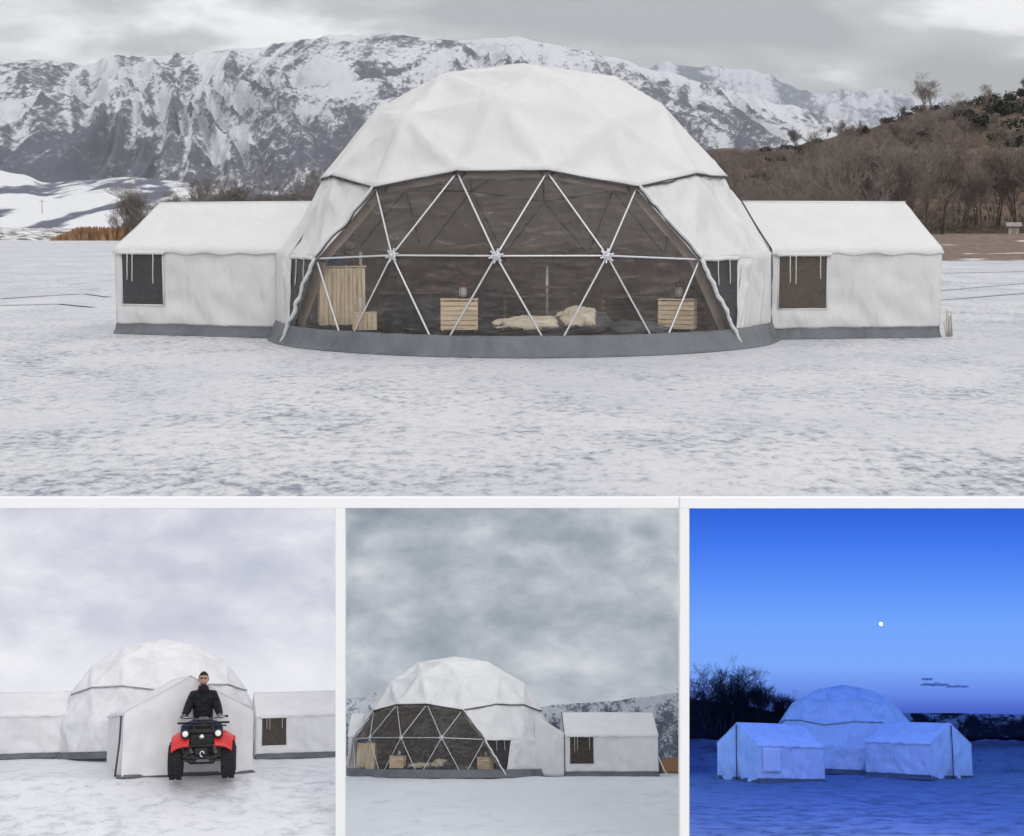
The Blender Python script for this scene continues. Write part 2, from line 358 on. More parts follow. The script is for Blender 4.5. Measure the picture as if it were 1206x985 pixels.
def make_dome(root, opening=True, fab='fab', fabw='fabw', detail=True, skirt_gap=None, furniture=True):
    ctr = Vector((0, 0, SZ))
    cap = [t for t in TR if all(LV[i] >= 2 for i in t)]
    low = [t for t in TR if t not in cap]
    op = [t for t in low if open_tri(t)] if opening else []
    wn = [t for t in low if win_tri(t)] if opening else []
    side = [t for t in low if t not in op and t not in wn]
    solid(patch(cap, 'upper_cover', M[fab], root, 14, .0, .05, .15, 1.010), .02, 1)
    solid(patch(side, 'side_cover', M[fabw], root, 14, 0, .06, .10), .02, -1)
    # seam cord under the upper cover
    E = edges_of(cap); bm = bmesh.new()
    for (a, b), ts in E.items():
        if len(ts) == 1:
            pa, pb = NODES[a], NODES[b]
            w_ = wavy(ctr+(pa-ctr)*1.011, ctr+(pb-ctr)*1.011, 0, 10, .05, a)
            w_ = [p-Vector((0, 0, .035*sin(pi*k/10)+.008)) for k, p in enumerate(w_)]
            tube(bm, w_, .017 if opening else .022, 6)
    build(bm, 'seam_cord', M['trim'] if opening else M['piping'], root)
    # welt lines along the cover edges
    bm = bmesh.new()
    for (a, b), ts in (E.items() if fab == 'fab_dusk' else []):
        if len(ts) == 2:
            k = 1.012
            tube(bm, wavy(ctr+(NODES[a]-ctr)*k, ctr+(NODES[b]-ctr)*k, 0, 8, .02, b), .03, 5)
    if len(bm.verts): build(bm, 'welt', M[fab], root)
    else: bm.free()
    if not opening:
        bm = bmesh.new(); n = 90
        for z0, z1, o0, o1 in ((0, .36, .10, .03),):
            gridsurf(bm, lambda u, v: Vector(((SR+o0*(1-v)+o1*v-.06)*sin(2*pi*u), -(SR+o0*(1-v)+o1*v-.06)*cos(2*pi*u), z0+(z1-z0)*v)), n, 3)
        build(bm, 'skirt', M['skirt' if fab == 'fab' else 'skirt_small'], root)
        return
    # inside liner, seen through the clear wall
    lin = [t for t in TR if t not in op]
    patch(lin, 'liner', M['liner'], root, 6, -.12, .06, .02, .975)
    # clear wall and struts
    patch(op, 'clear_wall', M['screen' if fab == 'fab' else 'screen_small'], root, 10, -.03, .05, .04)
    EO = edges_of(op)
    drawn = set()
    for (a, b), ts in EO.items():
        la, lb = LV[a], LV[b]
        if {la, lb} == {0} or {la, lb} == {2}: continue
        ka = 1.0
        pa, pb = NODES[a], NODES[b]
        if len(ts) == 1 and not ({la, lb} == {1, 2}): continue
        if len(ts) == 1: continue
        bm = bmesh.new(); d = (pb-pa).normalized()
        tube(bm, [pa+d*.06, pa+d*.16, pb-d*.16, pb-d*.06], [.012, .022, .022, .012], 8)
        build(bm, 'strut', M['steel'], root)
    for i in range(15, 45):
        if (LV[i] == 1 and (i-15) in {1, 2, 3}):
            bm = bmesh.new(); p = NODES[i]; nrm = (p-ctr).normalized()
            q = nrm.to_track_quat('Z', 'Y').to_matrix().to_4x4(); q.translation = p
            b2 = bmesh.new(); lathe(b2, [(.02, -.05), (.09, -.045), (.1, 0), (.05, .03), (.02, .05)], 12)
            for k in range(6):
                a = k*pi/3+.3; box(b2, (.11*cos(a), .11*sin(a), 0), (.1, .03, .02), Matrix.Rotation(a, 3, 'Z'))
                lathe(b2, [(.012, .0), (.016, .02), (.012, .05)], 6, (.07*cos(a), .07*sin(a), .02))
            b2.transform(q)
            build(b2, 'strut_hub', M['steel'], root, smooth=False)
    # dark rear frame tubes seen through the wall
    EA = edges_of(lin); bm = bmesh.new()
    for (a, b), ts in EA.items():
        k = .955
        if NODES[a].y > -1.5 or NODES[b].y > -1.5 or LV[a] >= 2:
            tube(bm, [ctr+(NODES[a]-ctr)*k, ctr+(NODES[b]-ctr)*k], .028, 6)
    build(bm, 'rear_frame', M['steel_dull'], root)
    bm = bmesh.new()
    def cur(u, v):
        a = R(72+216*u); f_ = sin(u*190)*.07*(1-.4*v)+.10*noise.noise(Vector((u*30, v*2, 1)))
        return Vector(((5.45+f_)*sin(a), -(5.45+f_)*cos(a), .08+(2.0+.10*sin(u*60))*v))
    gridsurf(bm, cur, 360, 8); build(bm, 'curtain', M['curtain'], root)
    # window triangles with straps
    for t in wn:
        up = sorted([i for i in t if LV[i] == 1], key=lambda i: abs(ang(NODES[i]))); dn_ = [i for i in t if LV[i] == 0][0]
        cut = NODES[up[0]].lerp(NODES[up[1]], .70)
        bm = bmesh.new(); tri_patch(bm, [NODES[up[0]], cut, NODES[dn_]], 8, {}, .02, -.02, .02); wd = build(bm, 'window', M['mesh'], root)
        bm = bmesh.new(); tri_patch(bm, [cut, NODES[up[1]], NODES[dn_]], 10, {}, .05, .0, .02); solid(build(bm, 'side_cover', M[fabw], root), .02, -1)
        top = [NODES[up[0]], cut]
        for f in (.42, .72):
            p = top[0].lerp(top[1], f)*1.0; outv = Vector((p.x, p.y, 0)).normalized()*.05
            bm = bmesh.new(); L_ = .75+.1*rnd.random()
            pts = [p+outv+Vector((.03*noise.noise(Vector((f*9, k, 0))), -.0+.02*k, -L_*k/6)) for k in range(7)]
            pts = [q+outv*.2*k for k, q in enumerate(pts)]
            tube(bm, pts, .012, 5); build(bm, 'strap', M['tie'], wd)
        bm = bmesh.new(); o_ = (top[0]+top[1]).normalized()*.03
        tube(bm, [q+o_ for q in wavy(top[0], top[1], 0, 8, .03, 3)], .045, 8); build(bm, 'hem', M[fab], root)
    # rolled-back flaps along both sides of the clear wall
    for nodes in ((NODES[15+4], NODES[4]), (NODES[15+0], NODES[14])):
        bm = bmesh.new(); a, b = nodes; o_ = Vector((a.x, a.y, 0)).normalized()*.07; b = b+Vector((b.x, b.y, 0)).normalized()*.12
        pts = wavy(a*1.0+o_, b+o_*.6, 0, 30, .07, 4); pts = [p_+Vector((.008*sin(k*1.9), 0, 0)) for k, p_ in enumerate(pts)]; rr = [.043+.02*noise.noise(p*8) for p in pts]; rr[0] = .03
        tube(bm, pts, rr, 9); build(bm, 'rolled_flap', M[fab], root)
    for nodes in ((NODES[30+3], NODES[15+4]), (NODES[30+0], NODES[15+0])):
        bm = bmesh.new(); a, b = nodes; o_ = (a-ctr).normalized()*.03
        tube(bm, [q+o_ for q in wavy(a, b, 0, 24, .09, 8)], .018, 6); build(bm, 'edge_cord', M['trim'], root)
        bm = bmesh.new(); o2 = o_+Vector((.05 if a.x > 0 else -.05, 0, .03))
        tube(bm, [q+o2 for q in wavy(a, b, 0, 24, .09, 8)], .028, 8); build(bm, 'edge_hem', M[fab], root)
    # grey skirt around the foot
    bm = bmesh.new()
    def sk(u, v):
        a = R(-80+160*u); e = .10*noise.noise(Vector((u*9, 2, v)))
        prof = [(.34, 0.0), (.22, .05), (.13, .2), (.05, .36), (-.02, .42), (-.2, .40)]
        i = min(int(v*5), 4); f = v*5-i; o, z = [prof[i][k]*(1-f)+prof[i+1][k]*f for k in (0, 1)]
        front = max(0, cos(a))**.5
        r_ = SR-.02+o*(.35+.65*front)+e*.5*(1-v)
        return Vector((r_*sin(a), -r_*cos(a), z+(.015*noise.noise(Vector((u*40, v*3, 1))) if z > .02 else 0)))
    gridsurf(bm, sk, 160, 10); build(bm, 'skirt', M['skirt' if fab == 'fab' else 'skirt_small'], root)
    bm = bmesh.new(); lathe(bm, [(.1, .02), (5.8, .02), (5.8, .06), (.1, .06)], 48); build(bm, 'floor', M['rug'], root, smooth=False)

# ------------------------------------------------------------------ wing tent
def make_wing(root, L=4.4, W=4.2, eave=2.1, ridge=3.27, win=(.35, 1.6, .68, 2.0), seam_in=True, fab='fab', fabw='fabw', winmat='mesh', flap=False, seam_out=False, skh=.24, res=1):
    def wr(u, v, s):                      # wall folds
        p = Vector((u*1.1+s, v*1.3, s)); 
        return .07*fbm(p*.8, 2)+.05*sin(4.2*(u*1.0+v*1.3+s)+3.5*noise.noise(p*.6))*max(0, .75-v/eave)*max(0, .4+noise.noise(p*.5+Vector((5, 0, 0)))*1.6)
    # front wall with a hole for the window
    bm = bmesh.new(); nx, nzv = int(64*res), int(32*res)
    def wallP(x, z, y=0, s=0., sgn=-1):
        e = min(1, x/.25, (L-x)/.25)*min(1, (eave-z)/.2+.15) if (eave-z) >= 0 else 0
        if win and y == 0:
            x0, x1, z0, z1 = win
            dx = max(x0-x, x-x1, 0); dz = max(z0-z, z-z1, 0); e *= min(1, .1+(dx*dx+dz*dz)**.5/.25)
        return Vector((x, y+sgn*wr(x, z, s)*max(0, e), z))
    if win:
        xs_ = sorted(set([round(L*i/nx, 4) for i in range(nx+1)]+[win[0], win[1]])); zs_ = sorted(set([round(skh+(eave-skh)*i/nzv, 4) for i in range(nzv+1)]+[win[2], win[3]]))
    else:
        xs_ = [L*i/nx for i in range(nx+1)]; zs_ = [skh+(eave-skh)*i/nzv for i in range(nzv+1)]
    V = [[bm.verts.new(wallP(x, z)) for z in zs_] for x in xs_]
    for i in range(len(xs_)-1):
        for j in range(len(zs_)-1):
            xm, zm = (xs_[i]+xs_[i+1])/2, (zs_[j]+zs_[j+1])/2
            if win and not flap and win[0] < xm < win[1] and win[2] < zm < win[3]: continue
            bm.faces.new((V[i][j], V[i+1][j], V[i+1][j+1], V[i][j+1]))
    solid(build(bm, 'front_wall', M[fabw], root), .012, -1)
    bm = bmesh.new(); gridsurf(bm, lambda u, v: wallP(u*L, skh+(eave-skh)*v, W, 7., 1), 24, 8); build(bm, 'back_wall', M[fabw], root)
    for x, s, sg in ((0, 3., -1), (L, 5., 1)):
        bm = bmesh.new()
        def ge(u, v):
            top = eave+(ridge-eave)*(1-abs(2*u-1)); z = .04+(top-.04)*v
            e = min(1, u/.08, (1-u)/.08)*min(1, (1-v)*8)
            return Vector((x+sg*wr(u*W, z, s)*max(e, 0), u*W, z))
        gridsurf(bm, ge, 40, 24); build(bm, 'end_wall', M[fabw], root)
    # roof: two slopes, slightly slack, hem hanging over the wall
    bm = bmesh.new()
    def rf(u, v):
        x = -.03+u*(L+.06); t = abs(2*v-1); y = W/2+(v-.5)*(W+.10); z = ridge-(ridge-eave)*t
        z += -.035*sin(pi*t)*(.6+.8*noise.noise(Vector((x*.8, v*2, 3))))+.014*fbm(Vector((x*1.7, y*1.7, 4)), 3)
        if t < .12: z += -.0
        if v in (0, 1): z -= .10+.012*sin(x*7)+.03*noise.noise(Vector((x*2.1, 0, 6))); y += .0
        elif t > .93: z += -.005
        return Vector((x, y, z))
    gridsurf(bm, rf, int(60*res), 30); solid(build(bm, 'roof', M[fab], root), .02, 1)
    # ridge pole line
    bm = bmesh.new(); tube(bm, [(-.04, W/2, ridge+.01), (L+.04, W/2, ridge+.01)], .03, 8); build(bm, 'ridge_pole', M[fab], root)
    # skirt
    bm = bmesh.new()
    def sk(u, v):
        q = u*(2*L+2*W); o = .16*(1-v)**2+.015; z = skh*v*1.04
        if q < L: p = Vector((q, -o, z))
        elif q < L+W: p = Vector((L+o*.5, q-L, z))
        elif q < 2*L+W: p = Vector((2*L+W-q, W+o, z))
        else: p = Vector((-o*.5, 2*L+2*W-q, z))
        p.y += .03*noise.noise(Vector((q*1.4, v*2, 5)))*(1-v); return p
    gridsurf(bm, sk, 120, 4); build(bm, 'skirt', M['skirt' if fab == 'fab' else 'skirt_small'], root)
    # darker inside
    bm = bmesh.new(); box(bm, (L/2, W/2+.05, eave/2+.05), (L-.3, W-.4, eave-.2))
    bmesh.ops.reverse_faces(bm, faces=bm.faces)
    bmesh.ops.delete(bm, geom=[f for f in bm.faces if f.calc_center_median().y < .3], context='FACES')
    build(bm, 'lining', M['liner'], root, smooth=False, recalc=False)
    if win:
        x0, x1, z0, z1 = win
        if not flap:
            bm = bmesh.new(); gridsurf(bm, lambda u, v: Vector((x0+(x1-x0)*u, .015+.01*noise.noise(Vector((u*4, v*4, 0))), z0+(z1-z0)*v)), 10, 10)
            wd = build(bm, 'window', M[winmat], root)
            bm = bmesh.new()
            for a, b in (((x0, z0), (x1, z0)), ((x1, z0), (x1, z1)), ((x0, z0), (x0, z1))):
                tube(bm, [(a[0], -.01, a[1]), (b[0], -.01, b[1])], .022, 6)
            build(bm, 'window_hem', M[fab], wd)
            bm = bmesh.new(); tube(bm, [Vector((x0-.08+(x1-x0+.16)*k/12, -.07+.01*noise.noise(Vector((k, 2, 0))), z1+.02)) for k in range(13)], [.045+.012*noise.noise(Vector((k*.9, 0, 0))) for k in range(13)], 8)
            build(bm, 'rolled_blind', M[fab], wd)
            for f in (.2, .32, .82):
                bm = bmesh.new(); L_ = rnd.uniform(.55, .85)
                tube(bm, [Vector((x0+(x1-x0)*f+.012*noise.noise(Vector((f*20, k*.7, 0))), -.11-.004*k, z1+.05-L_*k/8)) for k in range(9)], .011, 5)
                build(bm, 'strap', M['tie'], wd)
        else:
            bm = bmesh.new(); gridsurf(bm, lambda u, v: Vector((x0+(x1-x0)*u, -.14-.03*noise.noise(Vector((u*4, v*4, 0))), z0+(z1-z0)*v)), 12, 10)
            solid(build(bm, 'window_flap', M['flap'], root), .02)
    for flag, x in ((seam_in, 0), (seam_out, L)):
        if flag:
            bm = bmesh.new(); pr = [(x, W/2, ridge+.03)]+[(x+.02*noise.noise(Vector((k, 4, 0))), W/2*(1-k/10)-.02, ridge+(eave-ridge)*k/10+.03-.03*sin(pi*k/10)) for k in range(1, 11)]+[(x+.03*noise.noise(Vector((k*.8, 1, 2))), -.07-.02*noise.noise(Vector((k, 2, 2))), eave*(1-k/10)) for k in range(1, 11)]
            tube(bm, pr, .026, 6); build(bm, 'seam_rope', M['trim'], root)
M['flap'] = fabric('cream_flap', (.92, .92, .9), .4, .05, .07)

def place(x, y, z=0, yaw=0, s=1.0):
    return Matrix.Translation((x, y, z)) @ Matrix.Rotation(R(yaw), 4, 'Z') @ Matrix.Scale(s, 4)

GD = 'white geodesic domes'
DC = (.29, 0, 0)
d1 = thing('geodesic_dome', 'large white geodesic dome with a wide clear front wall on the open snowy ice', 'dome tent', place(*DC))
make_dome(d1)
# sleeves joining the dome to the wings
def sleeve(root, outer, inner, name='sleeve', mat='fabw'):
    bm = bmesh.new()
    def f(u, v):
        def ev(P, t):
            k = t*(len(P)-1); i = min(int(k), len(P)-2); return Vector(P[i]).lerp(Vector(P[i+1]), k-i)
        p = ev(outer, v).lerp(ev(inner, v), u); e = sin(pi*u)
        return p+Vector((0, -.10*e*fbm(p*1.5, 3)-.03*e, .03*e*noise.noise(p*2)))
    gridsurf(bm, f, 20, 40); solid(build(bm, name, M[mat], root), .015)

WR = (6.12, -1.5, 10.0); WL = (-9.93, .35, -18.0)
wr_ = thing('wing_tent', 'white ridge tent joined to the right of the large dome, brown window beside its seam', 'tent', place(WR[0], WR[1], 0, WR[2]), 'wing tents of the large dome')
make_wing(wr_, 4.35, 4.3, winmat='meshb', win=(.2, 1.42, .70, 1.98))
wl_ = thing('wing_tent', 'white ridge tent joined to the left of the large dome, black window at outer end', 'tent', place(WL[0], WL[1], 0, WL[2]), 'wing tents of the large dome')
make_wing(wl_, 4.6, 4.3, win=(.2, 1.38, .72, 2.0), seam_in=False)
def loc(root_inv, P): return [root_inv @ Vector(p) for p in P]
inv = d1.matrix_world.inverted(); W4 = wr_.matrix_world
mw = place(*DC)
def dn(i, k=1.01): return Vector((0, 0, SZ))+(NODES[i]-Vector((0, 0, SZ)))*k
Wm = place(WR[0], WR[1], 0, WR[2]); im = mw.inverted()
outer = [im @ (Wm @ Vector(p)) for p in ((0, 2.15, 3.27), (0, 1.1, 2.68), (0, -.05, 2.05), (0, -.08, 1.0), (0, -.1, .02))]
cutR = dn(19, .997).lerp(dn(20, .997), .74)
inner = [dn(35, 1.0).lerp(dn(34, 1.0), .12), dn(35, .99).lerp(dn(20, .99), .4).lerp(dn(19), .08), cutR.lerp(dn(20, .99), .3), cutR.lerp(dn(4, .997), .5), dn(4, .997).lerp(dn(5, .99), .12)]
sleeve(d1, outer, inner)
Wm = place(WL[0], WL[1], 0, WL[2])
outer = [im @ (Wm @ Vector(p)) for p in ((4.5, 2.15, 3.25), (4.5, 1.1, 2.66), (4.5, -.03, 2.05), (4.5, -.05, 1.0), (4.5, -.08, .02))]
cutL = dn(15, .997).lerp(dn(29, .997), .74)
inner = [dn(44, 1.0).lerp(dn(30, 1.0), .12), dn(44, .99).lerp(dn(29, .99), .4).lerp(dn(15), .08), cutL.lerp(dn(29, .99), .3), cutL.lerp(dn(14, .997), .5), dn(14, .997).lerp(dn(13, .99), .12)]
sleeve(d1, outer, inner)
# guy stake bundle at the far right corner of the right wing
bm = bmesh.new()
for k in range(9):
    x = .1+.02*k; tube(bm, [(x, 0, 0), (x-.05+.03*sin(k*2.), .05*cos(k), .35+.3*abs(sin(k*1.7)))], .012, 5)
gb = Wm = None
o = build(bm, 'straw_bundle', pbr('dry_straw', (.5, .46, .38), .9)); o.matrix_world = place(WR[0], WR[1], 0, WR[2]) @ Matrix.Translation((4.4, -.05, 0))
tag(o, 'small bundle of pale dry stalks at the far right corner of the right ridge tent', 'straw')

# ------------------------------------------------------------------ furniture kit (local metres, reused in the small dome)
FURN = []
def furn(name, label, cat, x, y, z, yaw, fn, base, ctx, group=None):
    t = thing(name, label, cat, base @ place(x, y, z, yaw)); 
    if group: t['group'] = group
    fn(t); return t
def f_counter(t):
    bm = bmesh.new(); n = 11
    for k in range(n): box(bm, (-.47+.094*k, 0, .66), (.086, .03+.012*(k % 2), 1.30-.015*((k*7) % 3)), bev=.004)
    for k in range(4):
        for s in (-1, 1): box(bm, (s*.5, .09+.13*k, .66), (.025, .12, 1.28), bev=.004)
    build(bm, 'slatted_panel', M['wood'], t, smooth=False)
    bm = bmesh.new(); box(bm, (0, .28, 1.335), (1.1, .62, .035), bev=.006); build(bm, 'top', M['woodh'], t, smooth=False)
def f_lowbox(t):
    bm = bmesh.new()
    for k in range(5): box(bm, (-.2+.1*k, 0, .19), (.092, .03+.01*(k % 2), .37), bev=.004)
    for s in (-1, 1): box(bm, (s*.25, .16, .19), (.025, .3, .36), bev=.004)
    build(bm, 'side_boards', M['wood'], t, smooth=False)
    bm = bmesh.new(); box(bm, (0, .16, .385), (.54, .35, .03), bev=.005); build(bm, 'top', M['woodh'], t, smooth=False)
def f_crate(t, w_=.78, h=.62):
    bm = bmesh.new(); n = 6
    for k in range(n):
        z = .05+h/n*(k+.4)
        for y in (0, .42): box(bm, (0, y, z), (w_, .022, h/n*.86), bev=.003)
        for s in (-1, 1): box(bm, (s*w_/2, .21, z), (.022, .42, h/n*.86), bev=.003)
    build(bm, 'slats', M['woodh'], t, smooth=False)
    bm = bmesh.new()
    for s in (-1, 1):
        for y in (.03, .39): box(bm, (s*(w_/2-.03), y, h/2+.04), (.045, .035, h+.04), bev=.003)
    box(bm, (0, .21, .06), (w_-.03, .40, .03))
    build(bm, 'corner_frame', M['wood'], t, smooth=False)
    bm = bmesh.new(); box(bm, (0, .21, h+.075), (w_+.04, .48, .025), bev=.004); build(bm, 'lid', M['woodh'], t, smooth=False)
def f_lantern(t):
    bm = bmesh.new(); lathe(bm, [(.11, 0), (.12, .03), (.05, .05)], 14); build(bm, 'base', M['copper'], t)
    bm = bmesh.new(); lathe(bm, [(.06, .05), (.085, .12), (.085, .22), (.05, .28)], 14); build(bm, 'glass_chimney', M['glassjar'], t)
    bm = bmesh.new(); lathe(bm, [(.05, .28), (.13, .31), (.10, .36), (.04, .40), (.02, .42)], 14)
    for a in range(3): tube(bm, [(.1*cos(a*2.1), .1*sin(a*2.1), .03), (.1*cos(a*2.1), .1*sin(a*2.1), .32)], .006, 5)
    build(bm, 'hood', M['copper'], t)
    bm = bmesh.new(); tube(bm, [(.11*cos(a), 0, .33+.13*sin(a)) for a in [pi*k/8 for k in range(9)]], .006, 5); build(bm, 'handle', M['steel_dull'], t)
def f_candle(t):
    bm = bmesh.new(); lathe(bm, [(.04, 0), (.042, .15), (.042, .30), (.03, .31)], 12); build(bm, 'wax_column', M['candle'], t)
    bm = bmesh.new(); tube(bm, [(0, 0, .3), (.004, 0, .34)], .004, 5); build(bm, 'wick', M['black'], t)
def f_tub(t):
    bm = bmesh.new(); lathe(bm, [(.20, 0), (.25, .02), (.27, .20), (.29, .21), (.29, .235), (.255, .235)], 20)
    for v in bm.verts: v.co.x *= 1.25
    build(bm, 'tub_body', M['blue'], t)
    bm = bmesh.new(); tube(bm, [(-.37, 0, .2), (-.42, 0, .22), (-.42, .1, .22), (-.36, .1, .2)], .012, 6); build(bm, 'handle', M['blue'], t)
def f_vase(t):
    bm = bmesh.new(); lathe(bm, [(.05, 0), (.07, .06), (.04, .14), (.045, .17)], 14); build(bm, 'pot', M['copper'], t)
    bm = bmesh.new(); r_ = random.Random(3)
    for k in range(60):
        a = r_.uniform(0, 2*pi); e = r_.uniform(.2, 1.4); l_ = r_.uniform(.08, .28)
        p = Vector((cos(a)*cos(e), sin(a)*cos(e), sin(e)))*l_+Vector((0, 0, .16)); s = Vector((-sin(a), cos(a), .3))*.025
        f = bm.faces.new([bm.verts.new(q) for q in (p-s, p+Vector((0, 0, .04)), p+s, p-Vector((0, 0, .03))) ])
        if k % 4 == 0: tube(bm, [(0, 0, .14), p], .004, 4)
    build(bm, 'dry_foliage', M['plant'], t, smooth=False, recalc=False)
def blob(bm, c, s, amp=.12, fr=1.6, n=24, sup=1.0):
    for k in range(1):
        r = bmesh.ops.create_uvsphere(bm, u_segments=n*2, v_segments=n, radius=1)
        for v in r['verts']:
            p = v.co.copy(); 
            if p.z < 0: p.z *= .55
            f = 1+amp*fbm(p*fr+Vector(c), 3); v.co = Vector((c[0]+p.x*s[0]*f, c[1]+p.y*s[1]*f, c[2]+p.z*s[2]*f))
def f_bag(w_=1.2, h=.45, cream=.75):
    def fn(t):
        bm = bmesh.new(); blob(bm, (0, 0, h*.45), (w_/2, .5, h*.55), .22, 1.7); build(bm, 'cushion', M['greyfab'], t)
        bm = bmesh.new(); blob(bm, (-.1, -.03, h*.50), (w_/2*cream*1.15, .5, h*.62), .26, 2.1, 28)
        for v in bm.verts:
            v.co += Vector((0, 0, .018*fbm(v.co*16, 2)))
        bmesh.ops.delete(bm, geom=[v for v in bm.verts if v.co.z < h*.40+.07*noise.noise(v.co*5)], context='VERTS')
        solid(build(bm, 'fur_throw', M['cream'], t), .03, 1)
    return fn
def f_table(t):
    bm = bmesh.new(); box(bm, (0, 0, .78), (1.5, .7, .05), bev=.006); build(bm, 'table_top', M['darkwood'], t, smooth=False)
    for sx in (-1, 1):
        for sy in (-1, 1):
            bm = bmesh.new(); box(bm, (sx*.68, sy*.28, .39), (.06, .06, .78), bev=.004); build(bm, 'leg', M['darkwood'], t, smooth=False)
    bm = bmesh.new(); box(bm, (0, .28, .55), (1.3, .03, .2)); build(bm, 'rail', M['darkwood'], t, smooth=False)
def f_bench(t):
    bm = bmesh.new(); box(bm, (0, 0, .42), (.5, .48, .09), bev=.02); build(bm, 'seat', M['blackfab'], t, smooth=False)
    bm = bmesh.new(); box(bm, (0, .24, .78), (.5, .06, .62), Matrix.Rotation(-.12, 3, 'X'), bev=.02); build(bm, 'backrest', M['blackfab'], t, smooth=False)
    for sx in (-1, 1):
        for sy in (-1, 1):
            bm = bmesh.new(); tube(bm, [(sx*.2, sy*.2, .4), (sx*.24, sy*.24, 0)], .018, 6); build(bm, 'leg', M['steel_dull'], t)
def f_cloth(t):
    bm = bmesh.new()
    def f(u, v):
        x = (u-.5)*1.3; z = .02+.95*v; a = u*22
        return Vector((x, .1*sin(a)*(1.1-v)+.04*noise.noise(Vector((u*6, v*3, 0))), z))
    gridsurf(bm, f, 60, 10); solid(build(bm, 'draped_cloth', M['blackfab'], t), .02)
    bm = bmesh.new(); box(bm, (0, .25, .97), (1.36, .62, .035), bev=.005); build(bm, 'top', M['darkwood'], t, smooth=False)
def f_lamp(t):
    bm = bmesh.new(); tube(bm, [(0, 0, 0), (0, 0, 1.0)], .012, 6); build(bm, 'cord', M['black'], t)
    bm = bmesh.new(); lathe(bm, [(.02, .0), (.09, -.04), (.14, -.16), (.13, -.17)], 16); build(bm, 'lamp_shade', M['black'], t)
def f_stove(t):
    bm = bmesh.new(); lathe(bm, [(.03, .0), (.035, .8), (.03, 1.15), (.05, 1.16)], 12); build(bm, 'pole', M['steel'], t)
    bm = bmesh.new(); box(bm, (0, 0, .55), (.5, .3, .03)); box(bm, (0, 0, .72), (.62, .3, .03)); build(bm, 'shelf', M['darkwood'], t, smooth=False)
    bm = bmesh.new(); lathe(bm, [(.16, 0), (.18, .02), (.04, .05)], 14); build(bm, 'foot', M['steel_dull'], t)
def furnish(base, where, only=None):
    L = [
     ('slatted_counter', f'tall pine slat counter near the left edge of {where}', 'counter', -4.12, -3.05, .42, 14, f_counter),
     ('plank_box', f'low pine plank box beside the tall slat counter in {where}', 'box', -3.55, -3.65, .36, 12, f_lowbox),
     ('plastic_tub', f'blue tub standing on the tall slat counter in {where}', 'tub', -4.38, -2.78, 1.772, 10, f_tub),
     ('dry_bouquet', f'brown dry bouquet in a small pot on the slat counter in {where}', 'bouquet', -3.98, -2.70, 1.772, 0, f_vase),
     ('candle', f'tall white candle at the right end of the slat counter in {where}', 'candle', -3.74, -2.74, 1.772, 0, f_candle),
     ('candle', f'white candle on the low pine plank box in {where}', 'candle', -3.66, -3.5, .76, 0, f_candle),
     ('slatted_crate', f'pine slat crate carrying a lantern, left of the cushions in {where}', 'crate', -1.42, -4.72, .40, 2, f_crate),
     ('lantern', f'dark copper lantern on the crate left of the cushions in {where}', 'lantern', -1.35, -4.5, 1.09, 0, f_lantern),
     ('slatted_crate', f'pine slat crate by the right end of the clear wall of {where}', 'crate', 3.32, -3.85, .36, -18, f_crate),
     ('lantern', f'wire lantern on the crate near the right end of {where}', 'lantern', 3.42, -3.62, 1.05, 0, f_lantern),
     ('floor_cushion', f'flat grey floor cushion with a thin cream throw in {where}', 'cushion', .2, -4.7, .38, 3, f_bag(1.6, .3, .8)),
     ('floor_cushion', f'plump grey floor cushion with a thick cream throw in {where}', 'cushion', 1.25, -4.6, .34, -4, f_bag(1.3, .5, .62)),
     ('floor_cushion', f'dark floor cushion without a throw in {where}', 'cushion', 2.35, -4.2, .30, -12, lambda t: (lambda bm: (blob(bm, (0, 0, .1), (.75, .4, .2), .3, 2.2), build(bm, 'cushion', M['greyfab'], t)))(bmesh.new())),
     ('floor_cushion', f'long black floor cushion beside the left crate of {where}', 'cushion', -.62, -4.35, .26, 6, lambda t: (lambda bm: (blob(bm, (0, 0, .12), (.7, .4, .22), .28, 2.4), build(bm, 'cushion', M['blackfab'], t)))(bmesh.new())),
     ('side_table', f'dark wooden table behind the floor cushions of {where}', 'table', .2, -3.0, .3, 5, f_table),
     ('side_table', f'dark wooden table behind the right crate of {where}', 'table', 2.5, -3.0, .3, -12, f_table),
     ('draped_table', f'table under a black floor-length cloth beside the slat counter in {where}', 'table', -2.55, -3.3, .2, 5, f_cloth),
     ('padded_chair', f'black padded chair beside the draped table in {where}', 'chair', -1.35, -3.3, .2, 18, f_bench),
     ('padded_chair', f'black padded chair behind the left lantern of {where}', 'chair', -.75, -3.2, .2, -14, f_bench),
     ('padded_chair', f'black padded chair behind the right crate of {where}', 'chair', 3.75, -3.0, .25, -40, f_bench),
     ('shelf_stand', f'steel pole stand with two dark shelves behind the cushions of {where}', 'stand', .48, -3.9, .62, 0, f_stove),
     ('hanging_lamp', f'black shaded lamp hanging above the slat counter in {where}', 'lamp', -4.05, -2.3, 2.62, 0, f_lamp),
    ]
    for it in L:
        if only and it[0] not in only: continue
        furn(it[0], it[1], it[2], it[3], it[4], it[5], it[6], it[7], base, where)
furnish(place(*DC), 'the large dome')

